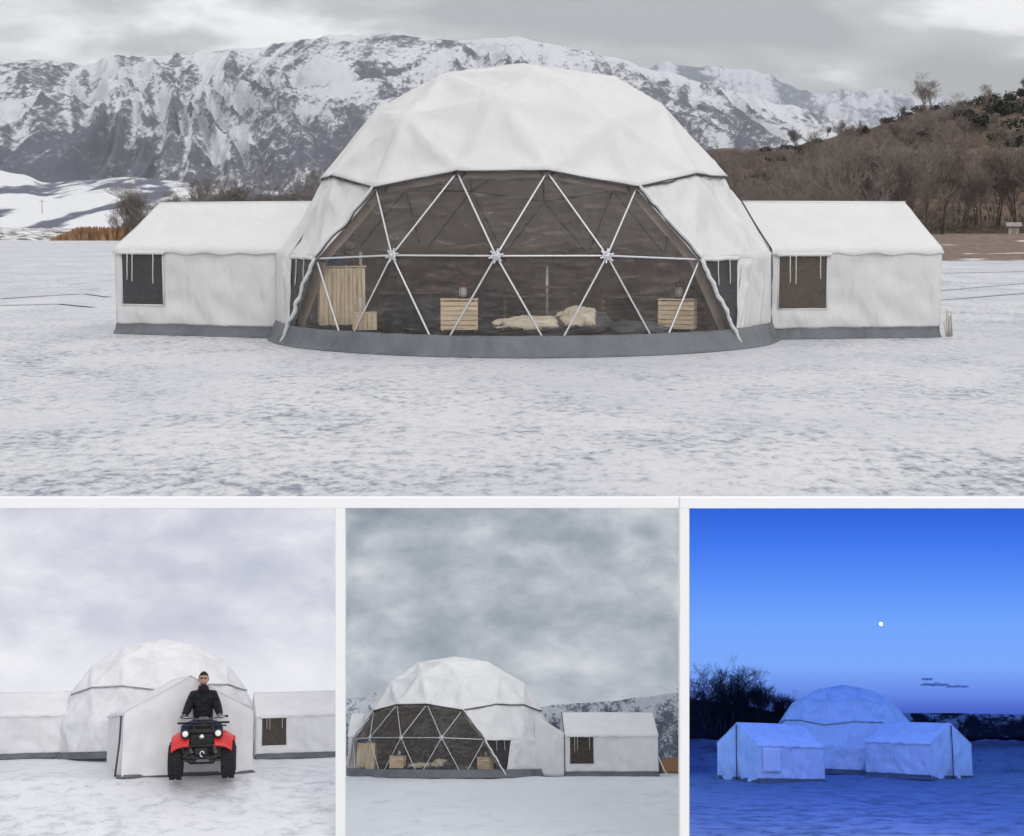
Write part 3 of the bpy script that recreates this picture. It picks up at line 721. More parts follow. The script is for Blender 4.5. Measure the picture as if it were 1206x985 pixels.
# ------------------------------------------------------------------ trees
M['bark'] = pbr('grey_brown_bark', (.10, .08, .07), .9, var=.3, vscale=2)
M['twig'] = pbr('brown_twigs', (.215, .18, .16), .9, var=.3, vscale=.6)
def tree_mesh(seed, h=9., spread=.5, levels=5, stems=1, twig=1.0, thick=1.0):
    r = random.Random(seed); tb = bmesh.new(); cb = bmesh.new()
    def grow(p, d, l, rad, lev):
        bm = tb if lev == 0 else cb; n = 5 if lev == 0 else 3
        pts = [p]; rr = [rad]; q = p.copy(); dd = d.copy(); seg = 5 if lev == 0 else 3; kids = []
        for k in range(seg):
            dd = (dd+Vector((r.uniform(-1, 1), r.uniform(-1, 1), r.uniform(-.2, .5)))*.17).normalized()
            q = q+dd*l/seg; pts.append(q.copy()); rr.append(max(.012*twig, rad*(1-.62*(k+1)/seg))); kids.append((q.copy(), dd.copy(), rr[-1]))
        tube(bm, pts, rr, n, cap=False)
        if lev >= levels: return
        cnt = {0: 9, 1: 5, 2: 4, 3: 3}.get(lev, 3)
        for k in range(cnt):
            t = r.uniform(.28 if lev == 0 else .2, 1)*(seg-.01); i = int(t); a = kids[i]
            ax = Vector((r.uniform(-1, 1), r.uniform(-1, 1), 0)).normalized()
            nd = (a[1]*.8+ax*r.uniform(.5, 1.0)*(spread*2)+Vector((0, 0, .25))).normalized()
            grow(a[0], nd, l*r.uniform(.42, .66), a[2]*.62, lev+1)
    for s in range(stems):
        d = Vector((r.uniform(-.2, .2), r.uniform(-.2, .2), 1)) if stems > 1 else Vector((0, 0, 1))
        grow(Vector((r.uniform(-.4, .4)*(stems > 1), r.uniform(-.3, .3)*(stems > 1), -.1)), d.normalized(), h*.62*r.uniform(.85, 1.05), .02*h*thick, 0)
    a = bpy.data.meshes.new('trunk'); tb.to_mesh(a); tb.free(); b = bpy.data.meshes.new('crown'); cb.to_mesh(b); cb.free()
    a.materials.append(M['bark']); b.materials.append(M['twig'])
    return a, b
TV = [tree_mesh(1, 9, .42), tree_mesh(2, 9, .5, stems=2), tree_mesh(3, 9, .34), tree_mesh(4, 9, .6, stems=3, thick=.8), tree_mesh(5, 9, .45, stems=2), tree_mesh(6, 9, .30, stems=4, thick=.7)]
def tree(v, mat, label, group, name='bare_tree', bark=None, cat='tree'):
    t = thing(name, label, cat, mat, group)
    for nm, me in zip(('trunk', 'crown'), TV[v]):
        if bark: me = bark[v][0 if nm == 'trunk' else 1]
        o = bpy.data.objects.new(nm, me); C.objects.link(o); o.parent = t
    return t

# ------------------------------------------------------------------ mountains
def env(tab, x):
    if x <= tab[0][0]: return tab[0][1]
    for (a, b), (c, d) in zip(tab, tab[1:]):
        if x <= c: t = (x-a)/(c-a); t = t*t*(3-2*t); return b+(d-b)*t
    return tab[-1][1]
def az_x(x): return (x-PX)/F      # tangent of the bearing
def terrain(name, mat, x0, x1, r0, r1, nx, nr, hf, vegf=None):
    bm = bmesh.new(); lay = bm.verts.layers.float.new('veg'); V = []
    for i in range(nx+1):
        px = x0+(x1-x0)*i/nx; col = []
        for j in range(nr+1):
            d = r0*(r1/r0)**(j/nr); X = az_x(px)*d; Y = CAM.y+d
            h, veg = hf(px, d, j/nr, X, Y); v = bm.verts.new((X, Y, h)); v[lay] = veg; col.append(v)
        V.append(col)
    for i in range(nx):
        for j in range(nr): bm.faces.new((V[i][j], V[i+1][j], V[i+1][j+1], V[i][j+1]))
    return build(bm, name, mat)
def snowmtn(name, snow, dark, sc, cont=1.0, ys=.3, fade=1.0):
    g = N(name); p = g.n('ShaderNodeBsdfPrincipled'); p.inputs['Roughness'].default_value = .85; p.inputs['Specular IOR Level'].default_value = .1
    a = g.n('ShaderNodeAttribute', attribute_name='veg'); v = tc(g, scale=(1, ys, 1))
    n1 = nz(g, v, .011*sc, 8, .62, .4); n2 = nz(g, v, .05*sc, 6, .75, .2); n3 = nz(g, v, .003*sc, 5, .6, .5)
    def cen(n, k): return mathn(g, 'MULTIPLY', mathn(g, 'SUBTRACT', n, .5), k)
    m = mathn(g, 'ADD', mathn(g, 'ADD', a.outputs['Fac'], cen(n1, 1.6*cont)), mathn(g, 'ADD', cen(n2, 2.3*cont), cen(n3, 1.1*cont)))
    c = ramp(g, mathn(g, 'ADD', m, .5, True), [(.30, snow), (.44, tuple(s*.6+d*.4 for s, d in zip(snow, dark))), (.52, tuple(s*.25+d*.75 for s, d in zip(snow, dark))), (.72, dark)])
    g.l(c, p.inputs['Base Color']); g.l(bump(g, n1, .5, 12/sc), p.inputs['Normal'])
    g.l(p.outputs[0], g.out.inputs[0]); return g.m
M['mtn'] = snowmtn('snowy_mountain_side', (.60, .61, .64), (.10, .102, .13), 1.5)
SKY1 = [(-200, 82), (0, 76), (60, 74), (110, 78), (140, 68), (180, 70), (230, 64), (300, 60), (350, 51), (400, 45), (450, 43), (500, 46), (540, 52), (600, 47), (640, 54), (680, 61), (720, 72), (780, 88), (830, 100), (870, 112), (920, 124), (970, 138), (1010, 152), (1060, 168), (1110, 190), (1200, 225), (1300, 250)]
def ridged(p, o=5):
    return noise.ridged_multi_fractal(p, .9, 2.1, o, 1.0, 2.0)
def spur(px, q):
    wx = noise.noise(Vector((px*.004, q*1.6, 5))); wy = noise.noise(Vector((px*.005, q*2.0, 15)))
    lean = max(-1., min(1.2, (px-200)/110)) if px < 640 else 2.4
    u = px*.0075+lean*q*1.0+1.0*wx
    a = ridged(Vector((u, q*1.1+.5*wy, 1.3)), 2); b = ridged(Vector((u*2.3+2.5*wy, q*3.2+wx, 9.1)), 5)
    return a, b
def m1(px, d, t, X, Y):
    D0, D1 = 2300, 4300
    top = (HY-env(SKY1, px))/F*D1; q = min(1, max(0, (d-D0)/(D1-D0)))
    a, b = spur(px, q); a2, b2 = spur(px+7, q)
    env_ = sin(pi*min(1, q*.94+.02))**.8
    h = top*q**.93+env_*top*(.11*(a-1.)+.085*(b-1.))+9*fbm(Vector((X*.012, Y*.005, 0)), 5)*min(1, q*4)
    lim = ((d/D1)*(top-2.6)+2.6); h = min(h, lim+6*fbm(Vector((X*.012, 0, 0)), 4)) if q < 1 else h
    if d > D1: h = top-(d-D1)*.22
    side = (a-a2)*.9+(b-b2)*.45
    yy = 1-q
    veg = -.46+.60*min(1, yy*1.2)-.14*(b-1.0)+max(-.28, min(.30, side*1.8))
    veg += .62*noise.noise(Vector((px*.012+lean_(px)*q, q*3.0, 3.3)))
    veg += .26*max(0, 1-abs(yy-.80)/.32)
    if px > 640: veg += .02-.2*max(0, yy-.8)*2+.28*max(0, 1-abs(yy-.62)/.2)*max(0, 1-(px-640)/300)
    if 350 < px < 560: veg += .34*max(0, 1-abs(yy-.12)/.16)
    if yy > .93: veg -= .25
    return h, max(-.42, min(.15+.12*(yy > .45), veg+.07))
def lean_(px): return max(-1., min(1.2, (px-200)/110))*1.5
o = struct(terrain('snowy_mountain', M['mtn'], -260, 1320, 2000, 5000, 760, 230, m1))
M['mtn2'] = snowmtn('distant_mountain_side', (.56, .58, .63), (.15, .17, .22), .8, .8)
SKY2 = [(700, 95), (780, 78), (850, 84), (880, 84), (900, 92), (920, 100), (940, 108), (960, 113), (985, 106), (1000, 112), (1030, 106), (1060, 112), (1080, 120), (1100, 118), (1130, 131), (1160, 150), (1200, 170), (1300, 200)]
def m2(px, d, t, X, Y):
    top = (HY-env(SKY2, px))/F*8000; q = min(1, max(0, (d-5600)/(8000-5600)))
    g_ = ridged(Vector((px*.02, d*.0003, 4.3)), 5)
    h = top*q**1.1+sin(pi*q)*top*.22*(g_-1)+28*fbm(Vector((X*.006, Y*.006, 0)), 5)*q
    if d > 8000: h = top-(d-8000)*.3
    return h, .06-.45*(g_-.9)+.15*(1-q)
struct(terrain('distant_mountain', M['mtn2'], 640, 1300, 5500, 8600, 260, 70, m2))

# snowy meadows below the mountain, left
M['field'] = snowmtn('snowy_meadow', (.68, .685, .70), (.12, .125, .17), 2.2, .8, .12)
def m3(px, d, t, X, Y):
    tabT = [(-250, 204), (0, 203), (30, 207), (60, 216), (100, 213), (150, 210), (210, 214), (300, 222), (400, 232), (600, 252), (700, 262)]
    top = (HY-env(tabT, px))/F*1240+2.6; q = min(1, max(0, (d-430)/(1240-430)))
    h = top*(q**1.0)*1.0+3.0*fbm(Vector((X*.01, Y*.01, 3)), 4)*q
    if d > 1240: h = top-(d-1240)*.3
    st = fbm(Vector((X*.035+d*.006, d*.0045+X*.004, 2)), 5)
    veg = -.50+2.0*max(0, st)+.35*q*q*(px > 45)
    if px > 215: veg += .2
    return h, veg
struct(terrain('snowy_meadow', M['field'], -260, 720, 425, 1330, 240, 90, m3))

# ------------------------------------------------------------------ right hill
M['hill'] = None
g = N('brown_scrub_hillside'); p = g.n('ShaderNodeBsdfPrincipled'); p.inputs['Roughness'].default_value = .95; p.inputs['Specular IOR Level'].default_value = .05
v = tc(g); a = nz(g, v, .06, 8, .7, .4); b = nz(g, v, .5, 6, .7); c_ = nz(g, v, .018, 5, .6)
m = mathn(g, 'ADD', mathn(g, 'MULTIPLY', a, .4), mathn(g, 'ADD', mathn(g, 'MULTIPLY', b, .3), mathn(g, 'MULTIPLY', c_, .3)))
g.l(ramp(g, m, [(.36, (.03, .026, .024)), (.47, (.085, .064, .052)), (.55, (.15, .108, .082)), (.66, (.24, .18, .14))]), p.inputs['Base Color'])
g.l(bump(g, b, .9, .8), p.inputs['Normal']); g.l(p.outputs[0], g.out.inputs[0]); M['hill'] = g.m
HS = [(600, 205), (700, 195), (780, 182), (820, 177), (870, 174), (930, 170), (960, 164), (1000, 156), (1040, 148), (1085, 141), (1120, 138), (1160, 128), (1206, 121), (1300, 108), (1450, 98)]
def hill_h(px, d):
    top = (HY-env(HS, px))/F*430+2.6; s = 175+max(0, (1010-px))*.35
    q = min(1, max(0, (d-s)/(430-s)))
    X = az_x(px)*d
    h = top*q**1.15+(2.2*fbm(Vector((X*.03, d*.03, 0)), 4)+1.2*fbm(Vector((X*.15, d*.15, 0)), 3))*min(1, q*6+.05)
    if d > 430: h = top-(d-430)*.25+2.2*fbm(Vector((X*.03, d*.03, 0)), 4)
    # shelf of bare ground in front of the wood
    b0 = 118+max(0, 1090-px)*.9
    if d < s: h = max(h*0, min(1.9, .065*(d-b0)))+.12*fbm(Vector((X*.2, d*.2, 0)), 3) if d > b0-6 else -.4
    else: h += 1.9 if b0 < s-30 else max(0, min(1.9, .065*(s-b0)))
    return h
def m4(px, d, t, X, Y): return hill_h(px, d)-.1, 0
struct(terrain('brown_hill', M['hill'], 600, 1420, 100, 640, 330, 150, m4))
# shore strip: tan soil with snow patches
def soil(name, a_, b_, sn, lo=.52, sc=.25):
    g = N(name); p = g.n('ShaderNodeBsdfPrincipled'); p.inputs['Roughness'].default_value = .95
    v = tc(g, scale=(.35, 1, 1)); n1 = nz(g, v, sc, 6, .6); n2 = nz(g, tc(g), 1.3, 6, .7)
    c = ramp(g, n2, [(.35, a_), (.65, b_)]); c = mixc(g, ramp(g, n1, [(lo, (0, 0, 0)), (lo+.05, (1, 1, 1))]), c, sn)
    g.l(c, p.inputs['Base Color']); g.l(bump(g, n2, .8, .2), p.inputs['Normal']); g.l(p.outputs[0], g.out.inputs[0]); return g.m
M['soil'] = soil('tan_shore_soil', (.11, .078, .062), (.22, .155, .12), (.70, .71, .74), .60)
def m5(px, d, t, X, Y):
    b0 = 118+max(0, 1090-px)*.9; return hill_h(px, d)+.03 if d > b0-3 else -.45, 0
struct(terrain('bare_shore', M['soil'], 990, 1420, 108, 176, 120, 60, m5))
# left far shore: low bank with brown reeds
M['bank'] = soil('stony_shore', (.06, .05, .045), (.16, .13, .11), (.72, .72, .74), .47, .9)
def m6(px, d, t, X, Y):
    q = min(1, max(0, (d-330)/20)); return 2.2*q+.5*fbm(Vector((X*.3, d*.3, 0)), 3)-(.5 if d < 328 else 0)+max(0, d-400)*.01, 0
struct(terrain('far_shore', M['bank'], -260, 760, 315, 470, 300, 30, m6))
M['reed'] = pbr('brown_reeds', (.34, .19, .10), .95, var=.4, vscale=.4)
def reeds(name, x0, x1, d0, d1, n, h, mat, lab, zf):
    bm = bmesh.new(); r = random.Random(5)
    for k in range(n):
        px = r.uniform(x0, x1); d = r.uniform(d0, d1); e = min(1, (px-x0)/40+.15) ; X = az_x(px)*d; Y = CAM.y+d; z = zf(px, d)
        hh = h*r.uniform(.5, 1)*e; w_ = r.uniform(.25, .8); l = r.uniform(-.4, .4)
        a = bm.verts.new((X-w_, Y, z-.3)); b = bm.verts.new((X+w_, Y+r.uniform(-.5, .5), z-.3)); c = bm.verts.new((X+l+w_*.3, Y, z+hh)); d_ = bm.verts.new((X+l-w_*.3, Y+.2, z+hh*.9))
        bm.faces.new((a, b, c, d_))
    o = build(bm, name, mat, smooth=False, recalc=False); struct(o, 'stuff'); return tag(o, lab, 'reeds')
reeds('reed_bed', 62, 430, 318, 345, 2600, 3.4, M['reed'], 'band of rusty brown reeds along the far left shore behind the left tent', lambda px, d: 0)
M['brush'] = pbr('grey_brown_brush', (.15, .125, .11), .95, var=.5, vscale=.3)
def brush(name, fn, n, mat, lab, seed=3, hh=(1.0, 3.2)):
    bm = bmesh.new(); r = random.Random(seed)
    for k in range(n):
        X, Y, z, s = fn(r); h = r.uniform(*hh)*s
        for q in range(7):
            a = r.uniform(0, 2*pi); t = r.uniform(.1, .6); tip = Vector((X+cos(a)*t*h*.7, Y+sin(a)*t*h*.7, z+h*r.uniform(.5, 1)))
            b = Vector((X+r.uniform(-.2, .2)*h, Y, z-.2)); w_ = Vector((cos(a+1.57), sin(a+1.57), 0))*.05*h*.6
            bm.faces.new([bm.verts.new(u) for u in (b-w_, b+w_, tip+w_*.25)])
            m_ = b.lerp(tip, .5)+Vector((r.uniform(-.3, .3), r.uniform(-.3, .3), .3))*h*.6
            bm.faces.new([bm.verts.new(u) for u in (b.lerp(tip, .3)-w_*.5, b.lerp(tip, .4)+w_*.5, m_)])
    o = build(bm, name, mat, smooth=False, recalc=False); struct(o, 'stuff'); return tag(o, lab, 'undergrowth')
def hb(r):
    px = r.uniform(620, 1330); d = 175*(2.4)**r.random()+4; return az_x(px)*d, CAM.y+d, hill_h(px, d), 1
brush('hill_brush', hb, 5200, M['brush'], 'grey brown leafless brush covering the hillside on the right', 3, (.6, 1.7))
def lb(r):
    px = r.uniform(150, 470); d = r.uniform(350, 430); return az_x(px)*d, CAM.y+d, 1.8, 1
brush('shore_brush', lb, 2600, pbr('olive_brush', (.15, .125, .085), .95, var=.5, vscale=.3), 'olive brown leafless thicket along the far shore behind the left tent', 4, (2.5, 6.0))
# dark junipers on the hill: rounded shrubs of many small leaf faces
M['juniper'] = pbr('dark_evergreen', (.035, .036, .026), .9, var=.4, vscale=1.5)
def shrub_mesh(seed, n=420):
    r = random.Random(seed); bm = bmesh.new()
    lobes = [(Vector((r.uniform(-.8, .8), r.uniform(-.6, .6), r.uniform(.3, .9))), r.uniform(.35, .7)) for _ in range(6)]
    for k in range(n):
        c, s = lobes[k % 6]; d = Vector((r.gauss(0, 1), r.gauss(0, 1), r.gauss(0, 1))).normalized()*s*r.uniform(.6, 1.05); p = c+d
        p.z = max(.02, p.z); a = Vector((r.uniform(-1, 1), r.uniform(-1, 1), r.uniform(-1, 1))).normalized()*.13; b = a.cross(d).normalized()*.09
        bm.faces.new([bm.verts.new(u) for u in (p-a, p+b, p+a, p-b)])
    me = bpy.data.meshes.new('shrub'); bm.to_mesh(me); bm.free(); me.materials.append(M['juniper']); return me
SH = [shrub_mesh(s) for s in (1, 2, 3)]
r = random.Random(21)
for k, (px, d, s) in enumerate([(1206, 420, 3.2), (1180, 425, 3.6), (1160, 428, 2.6), (1145, 424, 3.0), (1190, 380, 4.2), (1175, 372, 4.5), (1150, 350, 3.4), (1202, 330, 3.8), (1188, 300, 3), (1130, 426, 2.6), (1100, 428, 2.4), (1040, 427, 2.2), (1060, 425, 2), (1012, 426, 2.4), (1000, 424, 1.6), (945, 300, 2.2), (1165, 320, 2.8), (1210, 260, 3), (1120, 380, 3.2), (935, 425, 1.8), (960, 426, 1.6), (1078, 420, 2.4)]+[(r.uniform(850, 1230), r.uniform(260, 429), r.uniform(1.2, 2.6)) for _ in range(26)]):
    o = bpy.data.objects.new('juniper_shrub', SH[k % 3]); C.objects.link(o)
    o.matrix_world = place(az_x(px)*d, CAM.y+d, hill_h(px, d)-.2, k*47, s) @ Matrix.Diagonal((1.25, 1, .8, 1))
    tag(o, 'dark rounded evergreen shrub among the bare brush of the brown hillside', 'shrub', 'evergreen shrubs on the brown hill')
# bare trees on the hill
near = [(1010, 165, 12.5, 1), (1003, 168, 13.5, 5), (1032, 170, 12, 5), (990, 172, 11, 3), (1060, 166, 11.5, 4), (1065, 167, 12, 3), (1058, 172, 9, 0), (1088, 165, 10.5, 2), (1110, 172, 12, 5), (975, 190, 13, 2), (955, 196, 11, 0),
        (925, 205, 12, 4), (935, 215, 13, 0), (905, 220, 11, 2), (886, 226, 11, 1), (880, 232, 9, 2), (866, 236, 10, 0), (850, 240, 12, 3), (840, 238, 11, 5), (1130, 178, 9, 5), (1150, 182, 10, 3), (1172, 185, 10, 4), (1195, 180, 12, 5), (1215, 178, 12, 3), (1018, 160, 9, 0), (945, 190, 9, 5), (985, 185, 12, 4), (1075, 180, 11, 5)]
for k, (px, d, h, v_) in enumerate(near):
    tree(v_, place(az_x(px)*d, CAM.y+d, hill_h(px, d)-.1, k*71, h/10.5), 'tall bare tree standing at the foot of the brown hill behind the right tent', 'bare trees at the foot of the brown hill')
for k in range(150):
    px = r.uniform(700, 1290); d = 190+r.random()**.8*225
    tree(r.randrange(6), place(az_x(px)*d, CAM.y+d, hill_h(px, d)-.2, r.uniform(0, 360), r.uniform(.38, .8)), 'leafless tree growing up the brown hillside on the right', 'bare trees up the brown hillside')
tree(1, place(az_x(1083)*428, CAM.y+428, hill_h(1083, 428)-.3, 20, 1.0), 'broad bare tree alone on the hilltop skyline against the far mountain', None)
tree(4, place(az_x(1091)*430, CAM.y+430, hill_h(1091, 430)-.3, 200, .9), 'thin bare tree just right of the broad tree on the hilltop skyline', None)
for px, s in ((1056, .45), (985, .4), (970, .35), (1203, .6)):
    tree(5, place(az_x(px)*428, CAM.y+428, hill_h(px, 428), px, s), 'small bare tree poking above the hill skyline', 'small bare trees on the hill skyline')
# left trees
TVL = []
M['twigl'] = pbr('pale_grey_twigs', (.20, .175, .155), .9, var=.3, vscale=.6)
for a, b in TV:
    b2 = b.copy(); b2.materials.clear(); b2.materials.append(M['twigl']); TVL.append((a, b2))
for k, (px, d, s, v_) in enumerate([(150, 312, 1.15, 5), (160, 314, 1.2, 3), (171, 318, .95, 1), (143, 320, .7, 4)]):
    tree(v_, place(az_x(px)*d, CAM.y+d, -.1, k*77, s), 'bare bushy tree in the clump left of the left tent at the far shore', 'clump of bare trees left of the left tent', bark=TVL)
for k in range(26):
    px = 205+k*8.6+r.uniform(-4, 4); d = r.uniform(345, 400)
    tree(r.randrange(6), place(az_x(px)*d, CAM.y+d, 1.6, k*55, r.uniform(.75, 1.45)), 'thin bare tree in the row along the far shore behind the left tent', 'bare tree row on the far shore', bark=TVL)
# utility pole far left
bm = bmesh.new(); tube(bm, [(0, 0, 0), (0, 0, 11)], [.16, .1], 8); PL = thing('utility_pole', 'thin wooden pole standing on the snowy meadow far left', 'pole', place(az_x(53)*600, CAM.y+600, 4.3))
build(bm, 'mast', M['bark'], PL); bm = bmesh.new(); box(bm, (0, 0, 10.2), (2.4, .12, .14)); build(bm, 'crossarm', M['bark'], PL, smooth=False)
# garden shed at right
SHD = thing('small_shed', 'tiny pale wooden shed under the trees at the far right shore', 'shed', place(az_x(1191)*168, CAM.y+168, hill_h(1191, 168), -18))
bm = bmesh.new(); box(bm, (0, 0, .55), (1.2, 1.1, 1.1)); 
for k in range(9): box(bm, (-.56+.14*k, -.56, .55), (.02, .02, 1.1), mi=1)
build(bm, 'wall', [pbr('pale_boards', (.5, .46, .40), .8), M['darkwood']], SHD, smooth=False)
bm = bmesh.new()
vs = [bm.verts.new(q) for q in ((-.9, -.8, 1.02), (.9, -.8, 1.02), (.9, 0, 1.5), (-.9, 0, 1.5), (.9, .8, 1.02), (-.9, .8, 1.02))]
bm.faces.new(vs[:4]); bm.faces.new((vs[3], vs[2], vs[4], vs[5])); solid(build(bm, 'roof', pbr('shed_roof', (.3, .28, .27), .8), SHD, smooth=False), .06)
bm = bmesh.new(); box(bm, (.1, -.585, .45), (.42, .03, .8)); build(bm, 'door', pbr('shed_door', (.30, .26, .23), .8), SHD, smooth=False)
HAZE = 6e-5
# ------------------------------------------------------------------ three small display dioramas in front of the lake
FD, BD = 4.4, 6.4          # front opening and back wall, metres from the camera
class Panel:
    def __init__(s, x0, x1, hx, hy, prof):
        s.x0, s.x1, s.prof = x0, x1, prof; s.fd = prof[0][1]
        ray = Vector(((hx-PX)/F, 1, (PY-hy)/F)).normalized()          # in optical axes right, forward, up
        q = Vector((0, 1, 0)).rotation_difference(ray).to_matrix()
        B = Matrix((RT, FW, UP)).transposed()
        s.rot = (B @ q).to_4x4()
    def py(s, d):
        P = s.prof
        if d <= P[0][1]: return P[0][0]
        for (a, b), (c, e) in zip(P, P[1:]):
            if d <= e: return a+(c-a)*((1/d-1/b)/(1/e-1/b))
        return P[-1][0]
    def at(s, px, d, yaw=0, sc=1., dz=0):
        return Matrix.Translation(pt(px, s.py(d), d)) @ s.rot @ Matrix.Translation((0, 0, dz)) @ Matrix.Rotation(R(yaw), 4, 'Z') @ Matrix.Scale(sc, 4)
PA = Panel(-24, 397.5, 198, 872, [(992, FD), (917, 4.95), (909, 5.15), (892, 5.7), (886, BD)])
PB = Panel(406.5, 800.5, 603, 870, [(992, FD), (921, 5.2), (915, 5.45), (909.5, BD)])
FC = 3.3  # dusk case gets added depth and an unseen roof to block daylight
PC = Panel(808.5, 1230, 1008, 866, [(992, FC), (923, 5.12), (914, 5.5), (909, 5.99), (880, 6.2), (867, BD)])
def shell_geo(P, grow, top, bot, roof=False, n=60, solidroof=False):
    bm = bmesh.new(); x0, x1 = P.x0-grow, P.x1+grow; bd = BD+grow*.012
    path = [(x0, P.fd+.01+(bd-.12-P.fd)*k/6) for k in range(7)]
    for k in range(1, 12):
        a = pi/2*k/11; path.append((x0+(1-cos(a))*16, bd-.12+.12*sin(a)))
    m_ = [(x0+16+(x1-x0-32)*k/20, bd) for k in range(1, 20)]
    path += m_+[(x0+x1-q[0], q[1]) for q in path[::-1]]
    prev = None
    for (px, d) in path:
        cur = [bm.verts.new(pt(px, top+(bot-top)*j/24, d)) for j in range(25)]
        if prev:
            for j in range(24): bm.faces.new((prev[j], cur[j], cur[j+1], prev[j+1]))
        prev = cur
    if roof:
        V = [[bm.verts.new(pt(x0+(x1-x0)*i/12, top, P.fd+.01+(bd-P.fd)*j/8)) for j in range(9)] for i in range(13)]
        for i in range(12):
            for j in range(8): bm.faces.new((V[i][j], V[i+1][j], V[i+1][j+1], V[i][j+1]))
    return bm
def floor_geo(P, amp=.004, fr=9, x0=None, x1=None):
    bm = bmesh.new(); nx, ny = 90, 90; V = []
    for i in range(nx+1):
        px = P.x0+.6+(P.x1-P.x0-1.2)*i/nx; col = []
        for j in range(ny+1):
            d = P.fd+.005+(BD-.01-P.fd)*j/ny; p = pt(px, P.py(d), d); p = p+UP*amp*fbm(p*fr, 4)*(1 if d > P.fd+.05 else 0); col.append(bm.verts.new(p))
        V.append(col)
    for i in range(nx):
        for j in range(ny): bm.faces.new((V[i][j], V[i+1][j], V[i+1][j+1], V[i][j+1]))
    return bm
def centre(bm, c):
    for v in bm.verts: v.co -= c
def sky_mat(name, stops_cloud=None, grad=None, sc=2.2, seed=0, stretch=2.2, horizon=None, k=1.0, ymid=0, span=1):
    g = N(name); e = g.n('ShaderNodeEmission'); t = g.n('ShaderNodeTexCoord'); sp = g.n('ShaderNodeSeparateXYZ'); g.l(t.outputs['Object'], sp.inputs[0])
    zf = mathn(g, 'DIVIDE', mathn(g, 'SUBTRACT', sp.outputs['Z'], ymid), span, True)
    if grad: col = ramp(g, zf, grad)
    if stops_cloud:
        mp = g.n('ShaderNodeMapping'); mp.inputs['Scale'].default_value = (1, 1, stretch); mp.inputs['Location'].default_value = (seed, seed*.7, seed*1.3); g.l(t.outputs['Object'], mp.inputs[0])
        a = nz(g, mp.outputs[0], sc, 8, .56, .15); b = nz(g, mp.outputs[0], sc*.4, 3, .5, 0)
        m = mathn(g, 'ADD', mathn(g, 'MULTIPLY', a, .6), mathn(g, 'MULTIPLY', b, .4)); cc = ramp(g, m, stops_cloud)
        if horizon: cc = mixc(g, ramp(g, zf, horizon[0]), cc, horizon[1])
        col = cc
    g.l(col, e.inputs[0]); e.inputs[1].default_value = k; g.l(e.outputs[0], g.out.inputs[0]); return g.m
def lin(*c): return tuple(((x/255+.055)/1.055)**2.4 if x > 10 else x/255/12.92 for x in c)
def panel_base(P, smat, fmat, top, roof, lab):
    c = pt((P.x0+P.x1)/2, 740, 5.6)
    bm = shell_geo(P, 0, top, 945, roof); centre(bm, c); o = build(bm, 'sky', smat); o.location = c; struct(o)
    bm = floor_geo(P); centre(bm, c); o = build(bm, 'snow_ground', fmat); o.location = c; struct(o)
    cs = thing('display_case', lab, 'display case', Matrix.Translation(c))
    bm = shell_geo(P, 3.2, top-(1.5 if roof else 0), 1000, roof); centre(bm, c)
    build(bm, 'case_wall', M['casewhite'], cs)
    # base board
    bm = bmesh.new(); V = [bm.verts.new(pt(px, py, d)-c) for px, py, d in ((P.x0-3, 1000, P.fd+.01), (P.x1+3, 1000, P.fd+.01), (P.x1+3, 1000, BD+.04), (P.x0-3, 1000, BD+.04))]
    bm.faces.new(V); build(bm, 'case_floor', M['casewhite'], cs, smooth=False)
M['casewhite'] = pbr('white_painted_board', (.9, .9, .9), .5, var=.0, spec=.2)
# world z of picture rows on the back wall
def zrow(py): return (pt(600, py, BD)-pt(600, 740, 5.6)).z
skA = sky_mat('overcast_sky_lavender', [(.34, lin(184, 188, 207)), (.47, lin(204, 206, 220)), (.56, lin(222, 223, 232)), (.66, lin(243, 243, 247))], sc=2.3, seed=3.1, stretch=1.9,
             horizon=([(0, (.9, .9, .9)), (.22, (.75, .75, .75)), (.5, (.12, .12, .12)), (1, (0, 0, 0))], lin(236, 237, 243)), ymid=zrow(880), span=zrow(598)-zrow(880))
skB = sky_mat('overcast_sky_grey', [(.33, lin(140, 149, 160)), (.45, lin(162, 170, 180)), (.54, lin(184, 190, 198)), (.65, lin(212, 216, 221))], sc=3.4, seed=9.4, stretch=1.7,
             horizon=([(0, (.5, .5, .5)), (.25, (.15, .15, .15)), (1, (0, 0, 0))], lin(186, 193, 200)), ymid=zrow(880), span=zrow(598)-zrow(880))
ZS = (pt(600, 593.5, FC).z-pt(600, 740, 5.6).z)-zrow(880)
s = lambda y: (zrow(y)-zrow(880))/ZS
skC = sky_mat('dusk_sky_and_roof_glow', None, [(0, lin(60, 86, 180)), (s(838), lin(72, 100, 200)), (s(815), lin(104, 140, 232)), (s(785), lin(124, 168, 250)), (s(740), lin(116, 166, 252)), (s(690), lin(92, 146, 248)), (s(640), lin(66, 120, 238)), (s(594), lin(48, 98, 218)), (s(560), lin(60, 112, 225)), (1, (.75, 1.15, 3.2))], ymid=zrow(880), span=ZS)  # last stop brightens the unseen roof front, added to light the tents
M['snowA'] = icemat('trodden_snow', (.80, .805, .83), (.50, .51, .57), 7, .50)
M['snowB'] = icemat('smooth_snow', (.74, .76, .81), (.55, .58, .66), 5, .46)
M['snowC'] = icemat('dusk_darkened_snow', (.19, .26, .40), (.07, .10, .18), 6, .53)  # dusk put into the colour: same snow, made darker and bluer
panel_base(PA, skA, M['snowA'], 592, False, 'open display case at the bottom left holding the tent, quad bike and rider')
panel_base(PB, skB, M['snowB'], 592, False, 'open display case at the bottom middle holding the small dome under grey clouds')
panel_base(PC, skC, M['snowC'], 593.5, True, 'closed display case at the bottom right holding the blue dusk scene')
